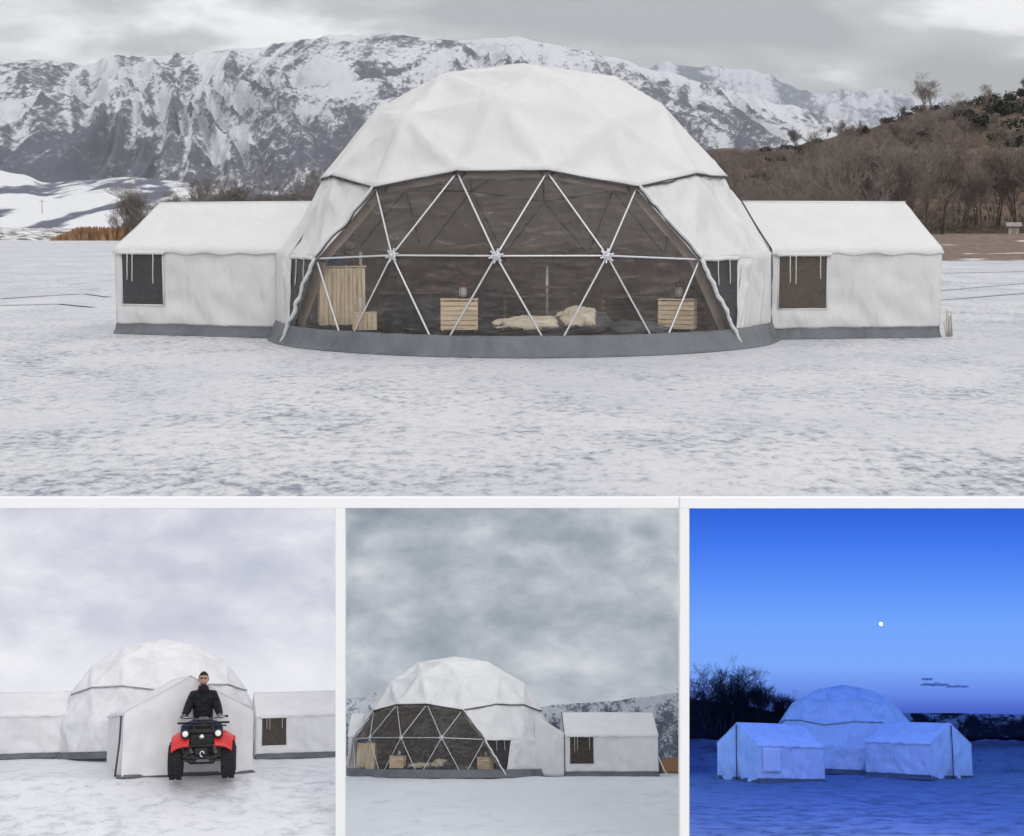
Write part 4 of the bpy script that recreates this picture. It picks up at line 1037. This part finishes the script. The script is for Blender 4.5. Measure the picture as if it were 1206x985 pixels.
# white frame
FR = thing('picture_frame', 'white frame of bars around the three lower pictures', 'frame', Matrix.Translation(pt(603, 790, FD)))
c = pt(603, 790, FD); fb = Matrix((RT, FW, UP)).transposed().to_4x4()
def bar(x0, y0, x1, y1, name, fd=FD):
    a = pt(x0, y0, fd); b = pt(x1, y1, fd); m_ = (a+b)/2-c; wd = (x1-x0)/F*fd; hh = (y1-y0)/F*fd
    bm = bmesh.new(); box(bm, (0, 0, 0), (wd, .03, hh), bev=.0012); bm.transform(Matrix.Translation(m_-FW*.012) @ fb); build(bm, name, M['casewhite'], FR, smooth=False)
bar(-60, 584.8, 810.1, 597.6, 'top_bar'); bar(396.4, 597.7, 407.6, 1000, 'upright'); bar(799.2, 597.7, 810.1, 1000, 'upright'); bar(-60, 597.7, -23, 1000, 'upright'); bar(-60, 1000.1, 810.1, 1024, 'bottom_bar')
bar(799.2, 584.8, 1266, 597.6, 'top_bar', FC); bar(799.2, 597.7, 810.2, 1000, 'upright', FC); bar(1229, 597.7, 1266, 1000, 'upright', FC); bar(799.2, 1000.1, 1266, 1024, 'bottom_bar', FC)
bm = bmesh.new()
for px, fd in ((-40, FD), (400, FD), (790, FD), (820, FC), (1246, FC)):
    a = pt(px, 1024, fd+.03); zt = a.z
    for q in (0, min(BD-fd-.3, (zt-.05)/.47-.1)): zq = zt-q*.47; box(bm, (a.x-c.x, a.y-c.y+q, zq/2-c.z), (.06, .06, zq))
    box(bm, (a.x-c.x, a.y-c.y+(BD-fd-.3)/2, .1-c.z), (.05, BD-fd-.3, .05))
    if px != 1246: nx = {-40: 400, 400: 790, 790: 820, 820: 1246}[px]; f2 = FD if nx < 800 else FC; e = pt(nx, 1024, f2+.03); tube(bm, [Vector((a.x-c.x, a.y-c.y, .1-c.z)), Vector((e.x-c.x, e.y-c.y, .1-c.z))], .02, 6)
build(bm, 'stand', M['casewhite'], FR, smooth=False)

# --- bottom left: gable tent, dome, wings, quad bike and rider
def wingA(P, px, d, yaw, sc, label, grp=None, **kw):
    t = thing('wing_tent', label, 'tent', P.at(px, d, yaw, sc)); make_wing(t, fab='mfab', fabw='mfabw', **kw); 
    if grp: t['group'] = grp
    return t
t = thing('geodesic_dome', 'pale closed dome behind the gable tent in the bottom left picture', 'dome tent', PA.at(186, 5.93, 188, .0735)); make_dome(t, opening=False, fab='mfab', fabw='mfabw')
wingA(PA, -14, 5.60, 0, .081, 'long white tent wing running off the left edge of the bottom left picture', L=4.05, win=None, seam_out=False)
wingA(PA, 301, 5.62, 0, .081, 'white tent wing with a small dark window at the right of the bottom left picture', L=4.3, win=(.28, 1.52, .62, 1.98), winmat='meshb', seam_in=False)
GT = (PA.at(297, 5.12, 99, .1075))
t = thing('gable_tent', 'white gable-ended tent right behind the red quad bike', 'tent', GT)
make_wing(t, L=4.2, W=4.35, win=None, seam_in=False, fab='mfab', fabw='mfabw', skh=.09)
bm = bmesh.new(); tube(bm, [(.03, 4.43, 2.0), (.05, 4.45, 1.2), (.3, 4.48, .5), (.5, 4.5, .05)], .035, 6); build(bm, 'tie_rope', M['trim'], t)

# quad bike, real metres, facing -Y
QS = 67*4.95/1690
Q = PA.at(239.5, 4.99, -4, QS)
QB = thing('quad_bike', 'red and black quad bike with round headlights on the snow', 'quad bike', Q)
M['red'] = pbr('red_plastic', (.62, .03, .03), .35, var=.08, spec=.5); M['tyre'] = pbr('black_rubber', (.022, .022, .024), .85, bumpsc=30, bstr=.5)
M['chrome'] = pbr('bright_metal', (.7, .7, .72), .25, .9); M['lens'] = pbr('headlight_lens', (.85, .85, .82), .15, var=.02)
def fl(name, bm, m, par=QB, sm=False): return build(bm, name, m, par, smooth=sm)
for x, y in ((-.46, -.62), (.46, -.62), (-.45, .62), (.45, .62)):
    bm = bmesh.new(); lathe(bm, [(.17, -.11), (.27, -.125), (.30, -.09), (.312, -.03), (.312, .03), (.30, .09), (.27, .125), (.17, .11)], 36, (x, y, .312), 'X')
    for k in range(18):
        a = 2*pi*k/18
        for sx in (-1, 1):
            box(bm, (x+sx*.06, y+.312*cos(a+sx*.08), .312+.312*sin(a+sx*.08)), (.09, .035, .035), Matrix.Rotation(a+sx*.08+sx*0, 3, 'X'))
    wh = fl('wheel', bm, M['tyre'])
    bm = bmesh.new(); s_ = 1 if x > 0 else -1
    lathe(bm, [(.16, -.09), (.17, 0), (.16, .08), (.05, .05)], 20, (x, y, .312), 'X'); fl('rim', bm, M['black'], wh, True)
for s_ in (-1, 1):
    bm = bmesh.new()
    def fen(u, v):   # front mudguard: swept arc over the wheel
        a = R(18+148*u); rr_ = .40+.03*sin(pi*u)
        x = .22+.31*v; droop = .07*max(0, v-.6)**1.2/.4
        return Vector((s_*x, -.60-rr_*cos(a)*(1-.05*v), .40+rr_*sin(a)*(.93-.05*v)-droop+.03*(1-v)))
    gridsurf(bm, fen, 20, 12); solid(fl('front_mudguard', bm, M['red'], sm=True), .025)
    bm = bmesh.new()
    def fen2(u, v):
        a = R(15+130*u); x = .22+.33*v; return Vector((s_*x, .62-.39*cos(a), .42+.37*sin(a)-.05*v*v))
    gridsurf(bm, fen2, 16, 8); solid(fl('rear_mudguard', bm, M['red'], sm=True), .025)
    bm = bmesh.new(); lathe(bm, [(.072, -.06), (.085, -.02), (.085, .04), (.05, .07)], 20, (s_*.285, -.955, .765), 'Y'); hl = fl('headlight', bm, M['black'], sm=True)
    bm = bmesh.new(); lathe(bm, [(.056, -.012), (.04, -.024), (.01, -.03)], 20, (s_*.285, -1.005, .765), 'Y'); fl('lens', bm, M['lens'], hl, True)
    bm = bmesh.new()
    tube(bm, [(s_*.12, -.45, .30), (s_*.36, -.6, .31)], .025, 6); tube(bm, [(s_*.12, -.45, .42), (s_*.34, -.58, .38)], .02, 6); tube(bm, [(s_*.25, -.5, .62), (s_*.34, -.6, .36)], .04, 8)
    fl('suspension_arm', bm, M['steel_dull'], sm=True)
    bm = bmesh.new(); box(bm, (s_*.33, 0, .33), (.22, .62, .04), bev=.01); fl('footrest', bm, M['black'])
bm = bmesh.new(); box(bm, (0, -.80, .66), (.46, .28, .20), bev=.05); box(bm, (0, -.72, .80), (.50, .36, .10), bev=.04); box(bm, (0, -.5, .6), (.36, .5, .3), bev=.05)
for k in range(4): box(bm, (0, -.95, .60+.04*k), (.34, .03, .014))
fl('front_body', bm, M['black'])
bm = bmesh.new(); lathe(bm, [(.04, -.0), (.045, .01), (.01, .02)], 12, (0, -.975, .71), 'Y'); fl('badge', bm, M['chrome'], sm=True)
bm = bmesh.new(); box(bm, (0, 0, .45), (.30, 1.3, .26), bev=.05); fl('chassis', bm, M['black'])
bm = bmesh.new()
tube(bm, [(-.30, -.9, .56), (-.32, -1.04, .50), (-.26, -1.08, .36), (.26, -1.08, .36), (.32, -1.04, .50), (.30, -.9, .56)], .024, 8)
tube(bm, [(-.22, -1.06, .36), (-.20, -1.09, .56), (.20, -1.09, .56), (.22, -1.06, .36)], .02, 8)
tube(bm, [(-.26, -1.0, .34), (-.2, -.8, .26), (.2, -.8, .26), (.26, -1.0, .34)], .02, 8)
fl('bumper', bm, M['black'], sm=True)
bm = bmesh.new(); box(bm, (0, -1.06, .46), (.22, .12, .12), bev=.02); wi = fl('winch', bm, M['black'])
bm = bmesh.new(); tube(bm, [(.02+.035*cos(a), -1.14, .42+.045*sin(a)) for a in [2*pi*k/10 for k in range(9)]], .012, 6); fl('hook', bm, M['chrome'], wi, True)
for y0, nm in ((-.86, 'front_rack'), (.62, 'rear_rack')):
    bm = bmesh.new()
    for k in range(5): tube(bm, [(-.36, y0+.1*k-.05, .90), (.40, y0+.1*k-.05, .90)], .011, 6)
    for x in (-.36, -.1, .15, .40): tube(bm, [(x, y0-.06, .90), (x, y0+.37, .90)], .013, 6)
    tube(bm, [(-.42, y0-.08, .955), (-.42, y0+.38, .955), (.46, y0+.38, .955), (.46, y0-.08, .955), (-.42, y0-.08, .955)], .016, 6)
    for x in (-.3, .3): tube(bm, [(x, y0+.1, .78), (x, y0+.1, .90)], .014, 6)
    fl(nm, bm, M['black'], sm=True)
bm = bmesh.new(); blob(bm, (0, .22, .80), (.17, .48, .12), .03, 1); fl('seat', bm, M['black'], sm=True)
bm = bmesh.new(); blob(bm, (0, -.30, .84), (.20, .26, .16), .03, 1); fl('tank_cover', bm, M['black'], sm=True)
bm = bmesh.new(); tube(bm, [(0, -.5, .72), (0, -.36, 1.02)], .03, 8); tube(bm, [(-.38, -.25, 1.07), (-.24, -.30, 1.05), (-.1, -.38, 1.02), (.1, -.38, 1.02), (.24, -.30, 1.05), (.38, -.25, 1.07)], .014, 8)
box(bm, (0, -.40, 1.03), (.18, .07, .07), bev=.02); hbn = fl('handlebar', bm, M['steel_dull'], sm=False)
for s_ in (-1, 1):
    bm = bmesh.new(); tube(bm, [(s_*.28, -.28, 1.055), (s_*.42, -.21, 1.072)], .022, 8); fl('grip', bm, M['black'], hbn, True)
    bm = bmesh.new(); tube(bm, [(s_*.26, -.33, 1.06), (s_*.38, -.31, 1.06)], .008, 6); fl('brake_lever', bm, M['chrome'], hbn, True)

# rider: one continuous skinned body, seated, hands on the grips
M['skin'] = pbr('skin', (.50, .30, .22), .55, var=.05); M['jacket'] = pbr('black_jacket', (.012, .013, .018), .75, bumpsc=9, bstr=.8, bdist=.04, var=.3)
M['jeans'] = pbr('dark_jeans', (.03, .05, .11), .85, var=.25); M['hair'] = pbr('dark_hair', (.02, .014, .011), .8); M['glove'] = pbr('grey_glove', (.18, .17, .17), .8)
M['collar'] = pbr('dark_red_collar', (.022, .011, .013), .9); M['boot'] = pbr('black_boot', (.02, .018, .017), .6)
def skinmesh(name, verts, edges, rads, mat, parent, sub=2, root=0):
    me = bpy.data.meshes.new(name); me.from_pydata([Vector(v) for v in verts], edges, []); o = bpy.data.objects.new(name, me); C.objects.link(o); o.parent = parent
    m = o.modifiers.new('skin', 'SKIN'); m.use_smooth_shade = True
    L = me.skin_vertices[0].data if me.skin_vertices else None
    if L is None:
        bpy.context.view_layer.objects.active = o
    for i, r_ in enumerate(rads):
        L[i].radius = (r_, r_) if not isinstance(r_, tuple) else r_
        L[i].use_root = (i == root)
    s2 = o.modifiers.new('sub', 'SUBSURF'); s2.levels = sub; s2.render_levels = sub
    # bake to a real mesh
    dg = bpy.context.evaluated_depsgraph_get(); ev = o.evaluated_get(dg); me2 = bpy.data.meshes.new_from_object(ev); o.modifiers.clear(); o.data = me2; me2.materials.clear(); me2.materials.append(mat)
    for p_ in me2.polygons: p_.use_smooth = True
    return o
PR = thing('person', 'dark-haired man in a black jacket sitting on the quad bike, hands on the handlebar', 'person', Q @ Matrix.Translation((-.04, 0, 0)))
V = [(0, .20, .93), (0, .17, 1.08), (0, .12, 1.27), (0, .09, 1.44), (0, .07, 1.55), (0, .05, 1.62), (0, .045, 1.72),
     (-.10, .20, .92), (-.30, -.18, .90), (-.33, -.08, .48), (-.33, -.16, .40),
     (.10, .20, .92), (.30, -.18, .90), (.33, -.08, .48), (.33, -.16, .40),
     (-.185, .09, 1.455), (-.265, .05, 1.24), (-.31, -.12, 1.125), (-.325, -.19, 1.10),
     (.185, .09, 1.455), (.265, .05, 1.24), (.31, -.12, 1.125), (.325, -.19, 1.10)]
E = [(0, 1), (1, 2), (2, 3), (3, 4), (4, 5), (5, 6), (0, 7), (7, 8), (8, 9), (9, 10), (0, 11), (11, 12), (12, 13), (13, 14), (3, 15), (15, 16), (16, 17), (17, 18), (3, 19), (19, 20), (20, 21), (21, 22)]
RD = [(.16, .13), (.15, .12), (.17, .125), (.15, .11), .06, .06, .05, .105, .075, .05, .045, .105, .075, .05, .045, .075, .052, .036, .03, .075, .052, .036, .03]
def with_skin(name, V, E, RD, mat, parent, sub=2):
    me = bpy.data.meshes.new(name); me.from_pydata(V, E, []); o = bpy.data.objects.new(name, me); C.objects.link(o)
    m = o.modifiers.new('skin', 'SKIN')
    if not me.skin_vertices:
        bpy.context.view_layer.objects.active = o; o.select_set(True)
        try: bpy.ops.mesh.customdata_skin_add()
        except Exception as ex: print('skin', ex)
        o.select_set(False)
    L = me.skin_vertices[0].data
    for i, r_ in enumerate(RD): L[i].radius = r_ if isinstance(r_, tuple) else (r_, r_); L[i].use_root = (i == 0)
    s2 = o.modifiers.new('sub', 'SUBSURF'); s2.levels = sub
    dg = bpy.context.evaluated_depsgraph_get(); me2 = bpy.data.meshes.new_from_object(o.evaluated_get(dg)); o.modifiers.clear(); o.data = me2
    me2.materials.clear(); me2.materials.append(mat)
    for p_ in me2.polygons: p_.use_smooth = True
    o.parent = parent; return o
with_skin('body', V, E, RD, M['skin'], PR)
# head with face as part of the figure
bm = bmesh.new(); r_ = bmesh.ops.create_uvsphere(bm, u_segments=32, v_segments=24, radius=1)
for v in r_['verts']:
    p = v.co.copy(); x, y, z = p.x*.078, p.y*.098, p.z*.122
    if p.z < 0: x *= 1-.28*(-p.z)**1.5; y *= 1-.15*(-p.z)
    if p.y < -.5:
        if abs(p.x) < .22 and -.30 < p.z < .12: y -= .022*(1-abs(p.x)/.22)*(1-(p.z+.2)/.35 if p.z > -.2 else 1)
        if .0 < p.z < .2 and .15 < abs(p.x) < .6: y += .010
        if -.55 < p.z < -.42 and abs(p.x) < .35: y -= .006
    v.co = (x, y, z)
hd = build(bm, 'head', M['skin'], PR); hd.location = (0, .03, 1.75); hd.scale = (1.1, 1.1, 1.1)
bm = bmesh.new(); r_ = bmesh.ops.create_uvsphere(bm, u_segments=28, v_segments=20, radius=1)
bmesh.ops.delete(bm, geom=[v for v in bm.verts if v.co.z < .36-.6*max(0, v.co.y+.35)-1.6*max(0, abs(v.co.x)-.72) and not (v.co.y > .0 and v.co.z > -.4)], context='VERTS')
for v in bm.verts: v.co = Vector((v.co.x*.084, v.co.y*.105, v.co.z*.126+.004))*(1+.05*noise.noise(v.co*6))
h_ = build(bm, 'hair', M['hair'], hd)
bm = bmesh.new()
for s_ in (-1, 1):
    for k in range(2): pass
    r_ = bmesh.ops.create_uvsphere(bm, u_segments=8, v_segments=6, radius=.011, matrix=Matrix.Translation((s_*.030, -.086, .012)))
build(bm, 'eyes', M['black'], hd)
bm = bmesh.new(); tube(bm, [(-.024, -.092, -.052), (0, -.098, -.050), (.024, -.092, -.052)], .005, 6); build(bm, 'mouth', pbr('lips', (.35, .14, .12), .5), hd)
bm = bmesh.new()
for s_ in (-1, 1): blob(bm, (s_*.082, .0, -.005), (.012, .022, .034), .05, 1, 8)
build(bm, 'ears', M['skin'], hd)
bm = bmesh.new()
for s_ in (-1, 1): tube(bm, [(s_*.03+.022*cos(a), -.10, .012+.017*sin(a)) for a in [2*pi*k/12 for k in range(13)]], .0035, 5)
tube(bm, [(-.01, -.102, .012), (.01, -.102, .012)], .0035, 5); build(bm, 'glasses', M['black'], hd)
# beard shadow
bm = bmesh.new(); r_ = bmesh.ops.create_uvsphere(bm, u_segments=28, v_segments=20, radius=1)
bmesh.ops.delete(bm, geom=[v for v in bm.verts if v.co.z > -.55 or v.co.y > .1], context='VERTS')
for v in bm.verts:
    p = v.co.copy(); v.co = Vector((p.x*.082*(1-.28*(-p.z)**1.5), p.y*.103*(1-.15*(-p.z)), p.z*.126))
build(bm, 'beard', pbr('stubble', (.10, .06, .05), .9), hd)
# jacket and jeans follow the body
JV = V[0:5]+V[15:19]+V[19:23]; JE = [(0, 1), (1, 2), (2, 3), (3, 4), (3, 5), (5, 6), (6, 7), (7, 8), (3, 9), (9, 10), (10, 11), (11, 12)]
JR = [(.20, .18), (.19, .17), (.205, .16), (.175, .14), .10, .105, .088, .068, .05, .105, .088, .068, .05]
with_skin('jacket', JV, JE, JR, M['jacket'], PR)
TVv = [V[0], V[7], V[8], V[9], V[11], V[12], V[13]]
with_skin('jeans', TVv, [(0, 1), (1, 2), (2, 3), (0, 4), (4, 5), (5, 6)], [(.17, .15), .12, .09, .068, .12, .09, .068], M['jeans'], PR)
bm = bmesh.new(); lathe(bm, [(.12, -.04), (.098, .03), (.086, .075), (.066, .08)], 20, (0, .055, 1.56)); build(bm, 'collar', M['collar'], PR)
for s_ in (-1, 1):
    bm = bmesh.new(); blob(bm, (s_*.33, -.17, .385), (.05, .13, .055), .05, 1, 12); build(bm, 'boot', M['boot'], PR)
    # gloved hand closed round the grip
    a = Vector((s_*.325, -.19, 1.10)); HV = [a, a+Vector((0, -.045, -.005)), a+Vector((0, -.075, -.01))]; HE = [(0, 1), (1, 2)]; HR = [(.032, .026), (.042, .022), (.040, .018)]
    for f in range(4):
        ox = (f-1.5)*.021; b = len(HV); ln = (1, 1.08, 1.02, .85)[f]
        HV += [a+Vector((ox, -.08*1, .002)), a+Vector((ox, -.105*ln, -.022)), a+Vector((ox, -.092*ln, -.052)), a+Vector((ox, -.066, -.058))]
        HE += [(2, b), (b, b+1), (b+1, b+2), (b+2, b+3)]; HR += [.011, .0105, .0095, .008]
    b = len(HV); HV += [a+Vector((-s_*.04, -.04, -.012)), a+Vector((-s_*.05, -.062, -.035)), a+Vector((-s_*.038, -.075, -.052))]; HE += [(1, b), (b, b+1), (b+1, b+2)]; HR += [.013, .012, .010]
    with_skin('glove', HV, HE, HR, M['glove'], PR, 1)

# --- bottom middle: dome with clear wall, wing, strip of mountains
DB = PB.at(535, 5.78, -21, 21.6*5.7/1690)
t = thing('geodesic_dome', 'white dome with a clear front wall under grey clouds in the bottom middle picture', 'dome tent', DB); make_dome(t, fab='mfab', fabw='mfabw')
furnish(DB, 'the bottom middle dome', {'slatted_counter', 'plank_box', 'slatted_crate', 'lantern', 'floor_cushion', 'side_table', 'draped_table', 'padded_chair', 'plastic_tub'})
wB = wingA(PB, 665, 5.50, 1.5, .0755, 'white ridge tent with a dark window, under grey clouds in the bottom middle picture', L=4.95, win=(.28, 1.55, .62, 2.02), winmat='meshb', seam_in=True)
wingA(PB, 409, 5.72, 2, .0755, 'sliver of a white tent at the left edge of the bottom middle picture', L=.8, win=None, seam_in=False)
bm = bmesh.new()
gridsurf(bm, lambda u, v: Vector((-1.55+1.6*u, .55*(1-u)-.02*sin(9*u)+.03*noise.noise(Vector((u*5, v*5, 0))), .02+(2.15+ 1.0*(1-u)*1)*v)), 20, 16)
solid(build(bm, 'sleeve', M['mfabw'], wB), .02)
def relief(P, tab, y1, d, mat, x0, x1, name, depth=.22, n=120, amp=.02, seedz=0, vb=.15):
    c = pt((x0+x1)/2, y1, d); bm = bmesh.new(); lay = bm.verts.layers.float.new('veg'); V = []
    for i in range(n+1):
        px = x0+(x1-x0)*i/n; yt = env(tab, px); col = []
        for j in range(25):
            q = j/24; dd = d+depth*q*.8; p = pt(px, y1+(yt-y1)*q**.9, dd); rg = ridged(Vector((px*.03, q*1.2, seedz)), 4)
            p = p+UP*amp*(rg-1)*sin(pi*q)-FW*amp*1.5*(rg-1)*sin(pi*q); v = bm.verts.new(p-c); v[lay] = vb+.1-.5*q-.4*(rg-.9); col.append(v)
        V.append(col)
    for i in range(n):
        for j in range(24): bm.faces.new((V[i][j], V[i+1][j], V[i+1][j+1], V[i][j+1]))
    # back side gives it body
    o = build(bm, name, mat); o.location = c; solid(o, .04, -1); return struct(o)
M['mtnB'] = snowmtn('snowy_mountain_small', (.55, .58, .63), (.13, .15, .19), 1600, 1, 1)
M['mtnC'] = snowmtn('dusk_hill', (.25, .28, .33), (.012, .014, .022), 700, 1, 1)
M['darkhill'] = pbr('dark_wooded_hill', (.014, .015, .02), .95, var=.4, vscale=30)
relief(PB, [(400, 822), (425, 822), (445, 815), (520, 818), (600, 822), (630, 834), (655, 830), (690, 828), (720, 826), (750, 822), (800, 816), (830, 810)], 912, 6.05, M['mtnB'], 407.5, 799.5, 'snowy_mountain', .2, seedz=2.2, vb=.25)
# brown shore strip at right
bm = bmesh.new(); gridsurf(bm, lambda u, v: pt(780+19.5*u, 910-17*v+2*noise.noise(Vector((u*4, 0, 0)))*v, 5.98+.06*v), 12, 6); o = build(bm, 'brown_shore', M['reed']); solid(o, .02, -1); struct(o)
bm = bmesh.new(); tube(bm, [(0, 0, 1.0), (.3, 0, .3), (.5, -.1, .0)], .03, 5)
build(bm, 'guy_rope', M['tie'], wB).location = (4.95, 0, 0)

# --- bottom right: dusk scene
DCm = PC.at(997, 5.90, 170, 15.7*5.9/1700)
t = thing('geodesic_dome', 'closed dome between two splayed tents in the blue dusk picture', 'dome tent', DCm); make_dome(t, opening=False, fab='fab_dusk', fabw='fab_dusk')
kw = dict(fab='fab_dusk', fabw='fab_dusk', seam_in=False, skh=.26)
sC = 21.5*5.15/1690
t = thing('wing_tent', 'left of the two splayed tents in the blue dusk picture, with a square window flap', 'tent', PC.at(893, 5.13, 38, sC)); make_wing(t, L=4.6, win=(.25, 1.5, .62, 1.95), flap=True, **kw)
bm = bmesh.new(); tube(bm, [(-.05, 2.1, 3.15), (-.09, 2.05, 1.5), (-.10, 2.0, .1)], .035, 6); build(bm, 'door_seam', M['trim'], t)
t = thing('wing_tent', 'right of the two splayed tents in the blue dusk picture', 'tent', PC.at(1020, 5.47, -37, sC*.98)); make_wing(t, L=4.7, win=None, **kw)
bm = bmesh.new(); tube(bm, [(4.75, 2.1, 3.15), (4.8, 2.05, 1.5), (4.8, 2.0, .1)], .035, 6); build(bm, 'door_seam', M['trim'], t)
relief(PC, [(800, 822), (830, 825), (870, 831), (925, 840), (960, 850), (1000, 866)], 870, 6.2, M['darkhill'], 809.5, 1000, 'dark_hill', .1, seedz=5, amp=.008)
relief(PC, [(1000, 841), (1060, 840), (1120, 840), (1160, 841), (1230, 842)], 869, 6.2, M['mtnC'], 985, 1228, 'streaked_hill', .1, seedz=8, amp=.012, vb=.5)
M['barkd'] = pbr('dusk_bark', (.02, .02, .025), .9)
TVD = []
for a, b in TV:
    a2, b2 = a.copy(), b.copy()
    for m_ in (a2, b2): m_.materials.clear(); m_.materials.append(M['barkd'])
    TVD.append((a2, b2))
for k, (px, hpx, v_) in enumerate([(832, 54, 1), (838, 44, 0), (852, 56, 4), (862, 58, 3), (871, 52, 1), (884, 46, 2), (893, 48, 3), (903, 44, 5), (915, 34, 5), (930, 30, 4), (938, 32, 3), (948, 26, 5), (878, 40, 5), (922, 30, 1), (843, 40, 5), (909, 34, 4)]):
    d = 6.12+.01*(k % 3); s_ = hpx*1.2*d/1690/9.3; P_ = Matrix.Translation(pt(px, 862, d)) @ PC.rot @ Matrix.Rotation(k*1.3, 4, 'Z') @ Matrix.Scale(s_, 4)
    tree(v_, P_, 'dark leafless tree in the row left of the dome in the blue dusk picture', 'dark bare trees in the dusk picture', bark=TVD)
# moon
g = N('moon_glow'); e = g.n('ShaderNodeEmission'); e.inputs[0].default_value = (.95, 1, .93, 1); e.inputs[1].default_value = 1.3; g.l(e.outputs[0], g.out.inputs[0])
bm = bmesh.new(); bmesh.ops.create_uvsphere(bm, u_segments=20, v_segments=12, radius=2.3/F*6.3); o = build(bm, 'moon', g.m); o.location = pt(1037.5, 735, 6.33); tag(o, 'small round pale moon in the blue dusk sky', 'moon')
# wisps of dark cloud
g = N('dusk_cloud'); e = g.n('ShaderNodeBsdfDiffuse'); e.inputs[0].default_value = (.45, .48, .62, 1); tr = g.n('ShaderNodeBsdfTransparent'); mxs = g.n('ShaderNodeMixShader')
lw = g.n('ShaderNodeLayerWeight'); lw.inputs[0].default_value = .5
mxs.inputs[0].default_value = .62; g.l(e.outputs[0], mxs.inputs[1]); g.l(tr.outputs[0], mxs.inputs[2]); g.l(mxs.outputs[0], g.out.inputs[0])
for k, (px, py, wd, hh) in enumerate([(1101, 807, 15, 1.5), (1092, 800.5, 6, 1.0), (1128, 809, 12, 1.0)]):
    bm = bmesh.new()
    for q_ in range(9):
        u_ = (q_-4)/4.2; blob(bm, (u_*wd/F*6.3, .004*(q_ % 3), .9*hh/F*6.3*noise.noise(Vector((q_*1.3, k, 4)))), (wd*.24/F*6.3, .012, hh*(.35+.65*(1-u_*u_))/F*6.3), .5, 3+k, 10)
    o = build(bm, 'dusk_cloud', g.m); o.location = pt(px, py, 6.3); struct(o)

# ------------------------------------------------------------------ haze
g = N('haze_air'); vp = g.n('ShaderNodeVolumePrincipled'); vp.inputs['Color'].default_value = (.86, .88, .93, 1); vp.inputs['Density'].default_value = HAZE; vp.inputs['Anisotropy'].default_value = .1
g.l(vp.outputs[0], g.out.inputs['Volume'])
if HAZE > 0:
    bm = bmesh.new(); box(bm, (0, 4200, 455), (10400, 9200, 920)); o = build(bm, 'haze', g.m, smooth=False); struct(o, 'stuff')
scene.cycles.max_bounces = 6; scene.cycles.diffuse_bounces = 5; scene.cycles.glossy_bounces = 2; scene.cycles.transmission_bounces = 3; scene.cycles.transparent_max_bounces = 10; scene.cycles.volume_bounces = 0
scene.render.film_transparent = False
